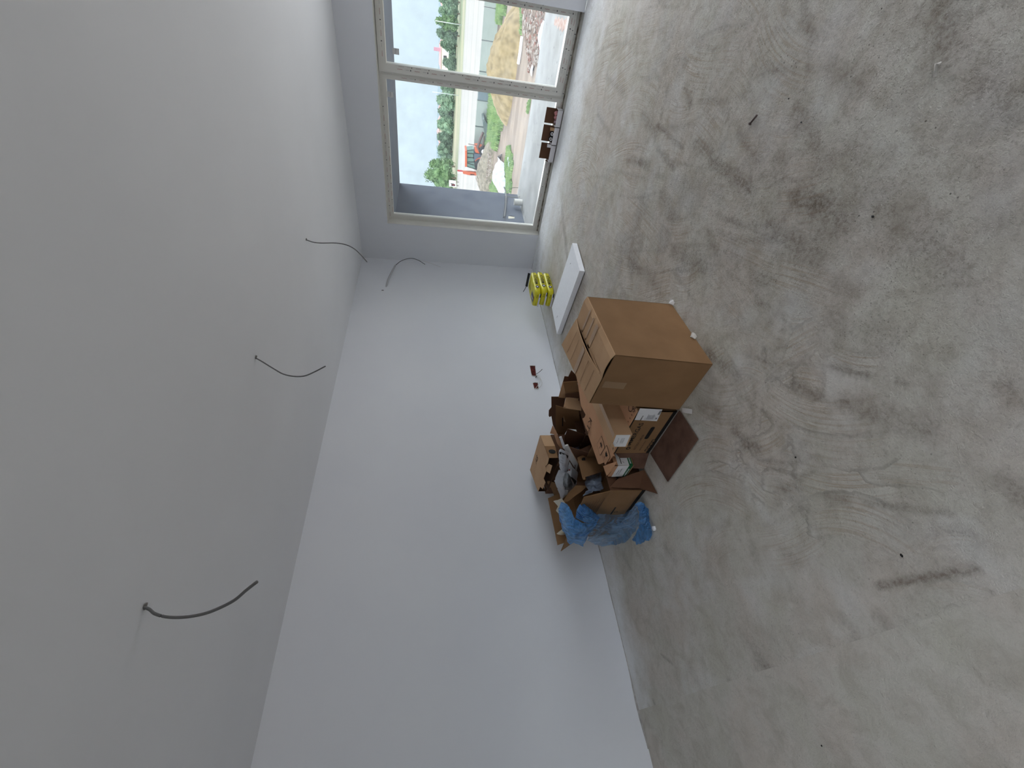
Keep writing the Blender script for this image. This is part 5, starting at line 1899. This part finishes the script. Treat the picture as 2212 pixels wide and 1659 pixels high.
def mound(name, cx_, cy_, rx, ry, h, m_, seed, label, cat, prof=1.0, rough_=.12, rot=0, skew=0):
    nu, nv = 90, 36
    vs, fs = [], []
    for i in range(nu):
        a = 2 * math.pi * i / nu
        for j in range(nv):
            s = j / (nv - 1)
            er = 1 + .15 * noise.noise(Vector((math.cos(a) * 2, math.sin(a) * 2, seed)))
            x, y = math.cos(a) * s * rx * er, math.sin(a) * s * ry * er
            z = h * max(0, (1 - s ** 1.4)) ** prof
            q = Vector((x, y, seed))
            z += rough_ * (noise.noise(q * 1.1) + .6 * noise.noise(q * 2.7) + .4 * noise.noise(q * 6)) * (1 - s ** 4) + skew * y * (1 - s)
            if s == 1:
                z = -.05
            c_, s_ = math.cos(rot), math.sin(rot)
            vs.append((cx_ + x * c_ - y * s_, cy_ + x * s_ + y * c_, GZ + max(z, -.05)))
    for i in range(nu):
        for j in range(nv - 1):
            a_, b_ = i * nv + j, ((i + 1) % nu) * nv + j
            fs.append((a_, a_ + 1, b_ + 1, b_))
    b = MB()
    b.add(vs, fs, m_, True)
    o = b.build(name)
    tag(o, label, cat)
    return o


mound('sand_heap', 39.2, 7.75, 2.3, 3.9, 1.95, M_sand, 3.3, 'long heap of yellow sand beyond the terrace', 'sand heap', .75, .22)
mound('gravel_heap', 47.3, 18.8, 2.9, 3.3, 1.40, M_grav, 8.1, 'heap of grey gravel in front of the orange backhoe', 'gravel heap', .85, .10)
# rubble: one stuff object of broken bricks and stones
def stones(n_, poly_img, s0, s1, mats_, name, label, cat, zt=.0):
    poly = [(q.x, q.y) for q in (at(x, y, 2, GZ) for x, y in poly_img)]
    xs, ys = [p[0] for p in poly], [p[1] for p in poly]
    r = random.Random(n_)
    b = MB()
    k = 0
    while k < n_:
        x, y = r.uniform(min(xs), max(xs)), r.uniform(min(ys), max(ys))
        if not inside((x, y), poly):
            continue
        s = r.uniform(s0, s1)
        R_ = Matrix.Rotation(r.uniform(0, 6), 3, 'Z') @ Matrix.Rotation(r.uniform(-.6, .6), 3, 'X')
        c_ = Vector((x, y, GZ + s * .3 + zt))
        pts = [R_ @ Vector((sx * s * r.uniform(.6, 1), sy * s * r.uniform(.3, .6), sz * s * .35)) + c_ for sz in (-1, 1) for sx, sy in ((-1, -1), (1, -1), (1, 1), (-1, 1))]
        b.hexa(pts[:4], pts[4:], r.choice(mats_))
        k += 1
    tag(b.build(name), label, cat, kind='stuff')


M_bk = mat('red_brick', (128, 90, 78), (112, 82, 72), rough=.9, scale=2)
M_st = mat('pale_stone', (150, 142, 134), rough=.9)
M_st2 = mat('tan_stone', (118, 104, 94), rough=.9)
stones(520, [P5c(*p) for p in ((1340, 110), (1640, 150), (1600, 560), (1560, 900), (1420, 1000), (1400, 720), (1350, 400))], .05, .17, [M_st, M_st2, M_st2, M_st2, M_bk], 'rubble', 'scattered pale building rubble below the terrace edge', 'rubble')
stones(220, [P5c(*p) for p in ((1420, 470), (1500, 480), (1570, 700), (1520, 860), (1460, 700))], .07, .16, [M_bk, M_st2, M_st2, M_st], 'brick_rubble', 'heap of broken red bricks among the pale rubble', 'rubble', .05)
stones(1500, [P6(*p) for p in ((640, 840), (760, 700), (850, 760), (860, 900), (760, 1090), (690, 1080), (650, 960))], .03, .08, [M_st, M_st2], 'gravel_stones', 'loose stones lying on the gravel heap', 'stones', .5)
b = MB()
a_, d_, e_ = at(*P5c(1325, 505), 2, GZ + .08), at(*P5c(1300, 720), 2, GZ + .1), at(*P5c(1275, 878), 2, GZ + .1)
b.tube([a_, d_, e_], .11, M_label, 8)
tag(b.build('white_pipe'), 'long white pipe lying on the dirt in front of the sand heap', 'pipe')
for k, (p, w_, lab) in enumerate(((P5c(1605, 480), .55, 'crumpled grey-white sack lying at the upper edge of the rubble'), (P5c(1588, 605), .3, 'small white bag at the lower edge of the rubble'), (P6(967, 798), .22, 'white scrap on the grass right of the tarpaulin'), (P6(975, 850), .2, 'small white scrap beside the tarpaulin'), (P5c(1460, 970), .25, 'white lump at the far end of the rubble'))):
    c0 = at(*p, 2, GZ + .1)
    ctrl = [[c0 + Vector((i * w_, j * w_, .12 * (1 - abs(i)) * (1 - abs(j)) * 2)) for j in (-1, 0, 1)] for i in (-1, 0, 1)]
    tag(sheet(ctrl, 10, 10, .06, M_tarp, 3, k, .5).build('white_sack') if False else None, None, None) if False else None
    bb = MB()
    vs, fs = [], []
    for i in range(9):
        for j in range(9):
            u_, v_ = i / 4 - 1, j / 4 - 1
            vs.append(c0 + Vector((u_ * w_, v_ * w_, .35 * w_ * (1 - u_ * u_) * (1 - v_ * v_) + .12 * w_ * noise.noise(Vector((u_ * 2 + k, v_ * 2, 0))))))
    fs = [(i * 9 + j, (i + 1) * 9 + j, (i + 1) * 9 + j + 1, i * 9 + j + 1) for i in range(8) for j in range(8)]
    bb.add(vs, fs, M_tarp, True)
    tag(bb.build('white_sack'), lab, 'sack')
# tarpaulin
bb = MB()
c0, c1_ = at(*P6(905, 800), 2, GZ), at(*P6(890, 1150), 2, GZ)
vs = []
NU, NV = 50, 26
for i in range(NU):
    u_ = i / (NU - 1)
    for j in range(NV):
        v_ = j / (NV - 1) * 2 - 1
        c_ = at(*P6(915 + 10 * math.sin(u_ * 5), 790 + 360 * u_), 2, GZ)
        hw = (1.2 + 1.5 * math.sin(math.pi * min(1, u_ * 1.1))) * .9
        q = Vector((c_.x + v_ * hw, c_.y, 0))
        z = .75 * (1 - v_ * v_) * math.sin(math.pi * min(1, .12 + u_ * .8)) ** .6 + .35 * noise.noise(q * .9) + .16 * abs(noise.noise(q * 2.5))
        vs.append((q.x, q.y, GZ + max(.03, z)))
bb.add(vs, [(i * NV + j, (i + 1) * NV + j, (i + 1) * NV + j + 1, i * NV + j + 1) for i in range(NU - 1) for j in range(NV - 1)], M_tarp, True)
tag(bb.build('tarpaulin'), 'crumpled white tarpaulin spread on the ground in front of the gravel heap', 'tarpaulin')

# concrete panel fence
mat('fence_joint', (82, 92, 90), rough=.9)
t = root('concrete_fence', 'grey-green concrete panel fence at the edge of the ploughed field', 'fence')
yj = [at(*P4(845, 273), 0, 53).y, at(*P4(820, 493), 0, 53).y, at(*P4(795, 868), 0, 53).y]
ys = [-8, -2, 5.0] if False else None
edges = [-9.0, -3.6, 1.8, at(*P5c(815, 95), 0, 53).y, at(*P5c(790, 555), 0, 53).y, at(*P5c(755, 985), 0, 53).y, at(*P6(640, 175), 0, 53).y, at(*P6(625, 452), 0, 53).y, 19.4]
for i in range(len(edges) - 1):
    b = MB()
    b.box((53, edges[i] + .06, GZ), (53.08, edges[i + 1] - .06, -2.58), M_fence)
    b.build('panel', t)
    b = MB()
    b.box((52.98, edges[i + 1] - .03, GZ), (53.12, edges[i + 1] + .03, -2.57), MATS['fence_joint'])
    b.build('post', t)
rebase(t)
t = root('metal_gate', 'darker metal gate section of the fence beside the door mullion', 'gate')
ga, gb = at(*P6(650, 110), 0, 52.9).y, at(*P6(640, 172), 0, 52.9).y
b = MB()
b.box((52.86, ga - 1.2, GZ + .05), (52.92, gb, -2.62), M_steel if False else mat('gate_panel', (92, 106, 112), rough=.6))
b.build('gate_panel', t)
rebase(t)

# orange backhoe
PT = lambda a, b: (960 + a / 15.08, 290 + b / 15.08)
t = root('backhoe', 'orange backhoe loader parked behind the gravel heap, boom raised', 'backhoe')
XT = 51.2
g = lambda pts, x=XT: [at(*PT(*p), 0, x) for p in pts]
b = MB()
b.slab(g([(1200, 560), (1330, 560), (1340, 700), (1200, 820), (1190, 640)]), 1.4, M_orange, d=(1.4, 0, 0))
b.slab(g([(990, 430), (1100, 425), (1290, 480), (1290, 530), (1190, 640), (1020, 600), (985, 540)]), 1.2, M_orange, d=(1.2, 0, 0))
b.slab(g([(1290, 480), (1420, 480), (1500, 900), (1420, 1150), (1340, 1150), (1300, 720)]), 1.2, M_steel, d=(1.2, 0, 0))
b.build('chassis', t)
b = MB()
b.slab(g([(940, 640), (1195, 640), (1195, 790), (1060, 800), (1010, 900), (940, 800)]), 1.3, mat('cab_panel', (72, 84, 96), rough=.5), d=(1.3, 0, 0))
b.build('cab_panel', t)
b = MB()
b.slab(g([(740, 530), (945, 505), (960, 640), (960, 900), (1000, 1000), (1040, 1145), (715, 1050)]), 1.2, M_cabglass, d=(1.2, 0, 0))
for pa, pb_ in (((740, 745), (960, 775)), ((740, 765), (960, 765)), ((740, 905), (960, 905)), ((740, 940), (960, 1010)), ((715, 1050), (1040, 1145)), ((745, 620), (950, 640)), ((735, 530), (945, 505))):
    P_, Q_ = at(*PT(*pa), 0, XT - .03), at(*PT(*pb_), 0, XT - .03)
    b.tube([P_, Q_], .035, M_tyre, 6)
b.build('cab_glazing', t)
b = MB()
b.slab(g([(668, 540), (735, 535), (735, 1062), (668, 1065)], XT - .1), 1.5, M_orange, d=(1.5, 0, 0))
b.build('roof', t)
b = MB()
arc_o = [(1205, 770), (1090, 800), (1010, 870), (990, 950), (1000, 1050), (1040, 1120), (1085, 1180)]
arc_i = [(1105, 1180), (1090, 1090), (1060, 1000), (1060, 950), (1090, 880), (1150, 840), (1215, 800)]
b.slab(g(arc_o + arc_i, XT - .25), .5, M_orange, d=(.5, 0, 0))
b.build('rear_fender', t)


def wheel(cx_img, r_, x_):
    c_ = at(*PT(*cx_img), 0, x_)
    c_.z = GZ + r_
    b = MB()
    n_ = 28
    prof = [(-.22, r_ * .86), (-.22, r_ * .97), (-.16, r_), (.16, r_), (.22, r_ * .97), (.22, r_ * .86)]
    vs = [c_ + Vector((dx, rr_ * math.cos(2 * math.pi * i / n_), rr_ * math.sin(2 * math.pi * i / n_))) for i in range(n_) for dx, rr_ in [(-.2, r_ * .5)] + prof + [(.2, r_ * .5)]]
    m_ = 8
    b.add(vs, [(i * m_ + k, i * m_ + k + 1, ((i + 1) % n_) * m_ + k + 1, ((i + 1) % n_) * m_ + k) for i in range(n_) for k in range(m_ - 1)], M_tyre, True)
    for s_ in (-.15, .15):
        b.add([c_ + Vector((s_, r_ * .5 * math.cos(2 * math.pi * i / n_), r_ * .5 * math.sin(2 * math.pi * i / n_))) for i in range(n_)], [tuple(range(n_))], M_label)
    b.build('wheel', t)


for x_ in (XT - .1, XT + 1.5):
    wheel((1300, 1000), .68, x_)
    wheel((1380, 560), .48, x_)
b = MB()
b.tube(g([(1150, 560), (1080, 420), (1160, 180), (1260, -60)], XT - .1), .14, M_steel, 8)
b.tube(g([(1200, 520), (1260, 300), (1300, 60)], XT - .1), .08, M_steel, 8)
b.build('loader_arm', t)
b = MB()
b.slab([at(*P6(*p), 0, XT - .4) for p in ((698, 385), (715, 378), (750, 440), (752, 640), (735, 655), (715, 520), (700, 450))], 2.0, mat('bucket_steel', (70, 84, 84), (86, 98, 96), rough=.6), d=(2.0, 0, 0))
b.build('loader_bucket', t)
b = MB()
b.slab(g([(590, 1215), (850, 1225), (1125, 1265), (1110, 1345), (830, 1340), (600, 1285)], XT + .3), .3, M_orange, d=(.3, 0, 0))
b.slab(g([(420, 1200), (590, 1215), (600, 1280), (425, 1275)], XT + .3), .3, M_label, d=(.3, 0, 0))
b.slab(g([(420, 1190), (590, 1205), (590, 1225), (420, 1212)], XT + .25), .3, M_red, d=(.3, 0, 0))
b.slab(g([(840, 1300), (980, 1310), (980, 1335), (840, 1330)], XT + .28), .1, M_tyre, d=(.05, 0, 0))
b.build('boom', t)
b = MB()
b.slab(g([(1075, 1350), (1110, 1350), (1160, 1480), (1150, 1515), (1085, 1515)], XT + .2), .6, M_steel, d=(.6, 0, 0))
b.build('digging_bucket', t)
b = MB()
b.tube(g([(775, 315), (1010, 355), (1060, 400)], XT), .04, M_steel, 6)
b.build('exhaust', t)
rebase(t)

# billboard
t = root('billboard', 'small white billboard on posts at the far edge of the ploughed field', 'billboard')
q = [at(*PT(*p), 0, 112) for p in ((150, 1495), (372, 1520), (385, 1720), (150, 1700))]
b = MB()
b.slab(q, .1, M_label, d=(.1, 0, 0))
q2 = [at(*PT(*p), 0, 111.9) for p in ((185, 1600), (300, 1610), (350, 1640), (350, 1690), (210, 1690), (240, 1650))]
b.slab(q2, .02, M_tyre, d=(.02, 0, 0))
b.slab([at(*PT(*p), 0, 111.8) for p in ((250, 1640), (330, 1640), (330, 1660), (250, 1655))], .02, M_red, d=(.02, 0, 0))
b.build('panel', t)
for k in (.2, .8):
    p = q[1].lerp(q[2], k)
    b = MB()
    b.tube([Vector((112.15, p.y, GZ)), Vector((112.15, p.y, p.z + .5))], .07, M_steel, 6)
    b.build('post', t)
rebase(t)

# houses far behind
def house(x, y0, y1, zw, zr, label, depth=8, roof=M_roof, chim=None, annex=None):
    t = root('house', label, 'house', 'far houses')
    b = MB()
    b.box((x, y0, GZ), (x + depth, y1, zw), M_house)
    b.build('wall', t)
    b = MB()
    ym = (y0 + y1) / 2
    e_ = .5
    b.add([(x - e_, y0 - e_, zw), (x - e_, y1 + e_, zw), (x + depth + e_, y0 - e_, zw), (x + depth + e_, y1 + e_, zw), (x + depth / 2, y0 + 1, zr), (x + depth / 2, y1 - 1, zr)],
          [(0, 1, 5, 4), (3, 2, 4, 5), (0, 4, 2), (1, 3, 5), (0, 2, 3, 1)], roof)
    b.build('roof', t)
    for k in range(max(1, int((y1 - y0) / 4))):
        b = MB()
        yy = y0 + (k + .5) * (y1 - y0) / max(1, int((y1 - y0) / 4))
        b.box((x - .06, yy - .5, zw - 2.0), (x, yy + .5, zw - .8), M_cabled)
        b.build('window', t)
    if chim:
        b = MB()
        b.box((x + 1, chim[0], zw), (x + 2, chim[1], chim[2]), M_chim)
        b.build('chimney', t)
    if annex:
        b = MB()
        b.box((x - 3, annex[0], GZ), (x, annex[1], annex[2]), M_label)
        b.build('annex', t)
    rebase(t)


hx = 195
hy0, hy1 = at(951, 150, 0, hx).y, at(951, 93, 0, hx).y
cy0, cy1, cz1 = at(938, 104, 0, hx).y, at(938, 111, 0, hx).y, at(937, 107, 0, hx).z
ay0, ay1, az1 = at(960, 101, 0, hx).y, at(960, 114, 0, hx).y, at(960, 107, 0, hx).z
house(hx, hy1, hy0, at(953, 120, 0, hx).z, at(948, 120, 0, hx).z, 'pale farmhouse with a tall brick chimney right of the door mullion', 8, M_roof, (min(cy0, cy1), max(cy0, cy1), cz1), (min(ay0, ay1), max(ay0, ay1), az1))
for k, (ya, yb_, xz, xr) in enumerate(((232, 246, 953, 947), (262, 276, 950, 944.5), (284, 296, 949, 943.5), (300, 312, 951, 945.5), (318, 330, 951, 946), (0, 12, 955, 950))):
    X0 = 255
    y_a, y_b = at(xz, ya, 0, X0).y, at(xz, yb_, 0, X0).y
    house(X0, min(y_a, y_b), max(y_a, y_b), at(xz, ya, 0, X0).z, at(xr, ya, 0, X0 + 4).z, 'distant house with reddish roof in the left door pane, %s from the mullion' % ('first', 'second', 'third', 'fourth', 'fifth')[k] if k < 5 else 'distant pale house at the right edge of the window view', 8)


def foliage_mat(name, c1, c2):
    return mat(name, c1, c2, rough=.8, scale=.9, detail=8, lo=.4, hi=.6)


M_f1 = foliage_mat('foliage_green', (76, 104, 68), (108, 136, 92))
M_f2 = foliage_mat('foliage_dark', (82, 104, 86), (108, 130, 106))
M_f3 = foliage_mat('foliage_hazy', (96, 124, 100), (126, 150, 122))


def tree(x, ya, yb_, ztop, m_, label, grp, seed, trunk=True, n_=2600, name='tree', cat='tree'):
    r = random.Random(seed)
    w_ = abs(yb_ - ya) / 2
    cy_ = (ya + yb_) / 2
    hgt_ = ztop - GZ
    t = root(name, label, cat, grp)
    b = MB()
    blobs = []
    br0 = min(w_ * .55, hgt_ * .28)
    for k in range(11):
        f = (k + .5) / 11
        zc = GZ + (.16 + .70 * f) * hgt_
        rad = w_ * (.72 if f < .6 else .72 - (f - .6) * 1.2)
        a = k * 2.4 + r.uniform(-.5, .5)
        br = br0 * r.uniform(.75, 1.15) * (1 - .35 * max(0, f - .5))
        blobs.append((x + math.cos(a) * rad * r.uniform(.3, .9) * .8, cy_ + math.sin(a) * rad * r.uniform(.5, 1.0), min(zc, ztop - br * .8), br))
    blobs.append((x, cy_, GZ + .42 * hgt_, min(w_, hgt_ * .4) * .85))
    blobs.append((x, cy_, ztop - br0 * .75, br0 * .75))
    for (bx_, by_, bz_, br) in blobs:
        bm = bmesh.new()
        bmesh.ops.create_icosphere(bm, subdivisions=2, radius=br * .82)
        c0_ = Vector((bx_, by_, bz_))
        b.add([c0_ + v.co * (1 + .35 * noise.noise((v.co + c0_) * (2.0 / max(br, .3)))) for v in bm.verts], [tuple(v.index for v in f.verts) for f in bm.faces], m_)
        bm.free()
        vs, fs = [], []
        for k in range(int(n_ / len(blobs))):
            d_ = Vector((r.gauss(0, 1), r.gauss(0, 1), r.gauss(0, 1))).normalized()
            rad_ = br * (1 + .45 * noise.noise(c0_ + d_ * 1.7)) * r.uniform(.78, 1.18)
            c_ = c0_ + d_ * rad_
            s_ = r.uniform(.10, .26) * (1 if hgt_ > 4 else .8)
            u_ = Vector((r.uniform(-1, 1), r.uniform(-1, 1), r.uniform(-1, 1))).normalized() * s_
            v_ = Vector((r.uniform(-1, 1), r.uniform(-1, 1), r.uniform(-1, 1))).normalized() * s_
            k0 = len(vs)
            vs += [c_ - u_, c_ + v_, c_ + u_, c_ - v_]
            fs.append((k0, k0 + 1, k0 + 2, k0 + 3))
        b.add(vs, fs, m_)
    b.build('foliage', t)
    if trunk:
        b = MB()
        b.tube([(x, cy_, GZ), (x + .2, cy_ + .1, GZ + hgt_ * .3), (x, cy_, GZ + hgt_ * .6)], max(.12, .03 * hgt_), M_bark, 8, r2=.05)
        b.build('trunk', t)
    rebase(t)


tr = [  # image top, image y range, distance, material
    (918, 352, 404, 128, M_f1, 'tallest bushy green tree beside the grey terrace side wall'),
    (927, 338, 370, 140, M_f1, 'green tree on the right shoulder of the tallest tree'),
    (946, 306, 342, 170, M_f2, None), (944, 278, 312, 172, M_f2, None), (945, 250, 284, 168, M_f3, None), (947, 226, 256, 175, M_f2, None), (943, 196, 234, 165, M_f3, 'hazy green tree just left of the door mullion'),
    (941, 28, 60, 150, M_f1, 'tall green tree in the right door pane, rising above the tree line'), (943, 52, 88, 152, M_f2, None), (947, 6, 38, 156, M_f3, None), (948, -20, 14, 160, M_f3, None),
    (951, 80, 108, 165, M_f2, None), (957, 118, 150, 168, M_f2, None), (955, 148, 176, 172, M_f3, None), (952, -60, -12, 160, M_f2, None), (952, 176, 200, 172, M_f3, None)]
ORD = ('first', 'second', 'third', 'fourth', 'fifth', 'sixth', 'seventh', 'eighth')
tr = [q for q in tr if q[2] > 6 and not (q[1] > 145 and q[2] < 195)]
lefts = sorted([q for q in tr if q[5] is None and q[1] > 180], key=lambda q: -q[1])
rights = sorted([q for q in tr if q[5] is None and q[1] <= 180], key=lambda q: -q[1])
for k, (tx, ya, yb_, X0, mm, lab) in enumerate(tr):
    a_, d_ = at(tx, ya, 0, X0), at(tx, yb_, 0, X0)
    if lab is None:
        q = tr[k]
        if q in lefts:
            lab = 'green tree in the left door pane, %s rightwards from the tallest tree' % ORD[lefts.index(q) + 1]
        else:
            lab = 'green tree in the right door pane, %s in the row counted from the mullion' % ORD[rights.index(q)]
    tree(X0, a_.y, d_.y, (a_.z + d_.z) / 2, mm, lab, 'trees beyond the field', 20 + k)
# low undergrowth below the trees: one uncountable band
b = MB()
r = random.Random(5)
vs, fs = [], []
for k in range(15000):
    X0 = r.uniform(176, 186)
    iy = r.uniform(-5, 408)
    P = at(970, iy, 0, X0)
    hb_ = 2.2 + 1.6 * noise.noise(Vector((P.y * .12, 0, 2)))
    c_ = Vector((X0, P.y, GZ + r.uniform(0, 1) ** .8 * hb_))
    s_ = r.uniform(.15, .4)
    u_ = Vector((r.uniform(-1, 1), r.uniform(-1, 1), r.uniform(-1, 1))).normalized() * s_
    v_ = Vector((r.uniform(-1, 1), r.uniform(-1, 1), r.uniform(-1, 1))).normalized() * s_
    k0 = len(vs)
    vs += [c_ - u_, c_ + v_, c_ + u_, c_ - v_]
    fs.append((k0, k0 + 1, k0 + 2, k0 + 3))
b.add(vs, fs, M_f2)
tag(b.build('undergrowth'), 'band of low green undergrowth between the far trees and the dry grass', 'undergrowth', kind='stuff')
for k, (p0, p1, lab) in enumerate(((P6(165, 90), P6(300, 105), 'thin pole rising above the trees left of the mullion'), (P5c(128, 285), P5c(430, 310), 'thin pole in front of the tree in the right pane'))):
    X0 = 140
    a_, d_ = at(*p0, 0, X0), at(*p1, 0, X0)
    b = MB()
    b.tube([Vector((X0, a_.y, GZ)), Vector((X0, a_.y, a_.z))], .09, mat('pole_wood', (176, 186, 184), rough=.9), 6)
    tag(b.build('utility_pole'), lab, 'pole')

for o in list(bpy.data.objects):
    if o.type == 'MESH' and o.parent is None and 'label' not in o and 'kind' not in o:
        o['kind'] = 'structure'
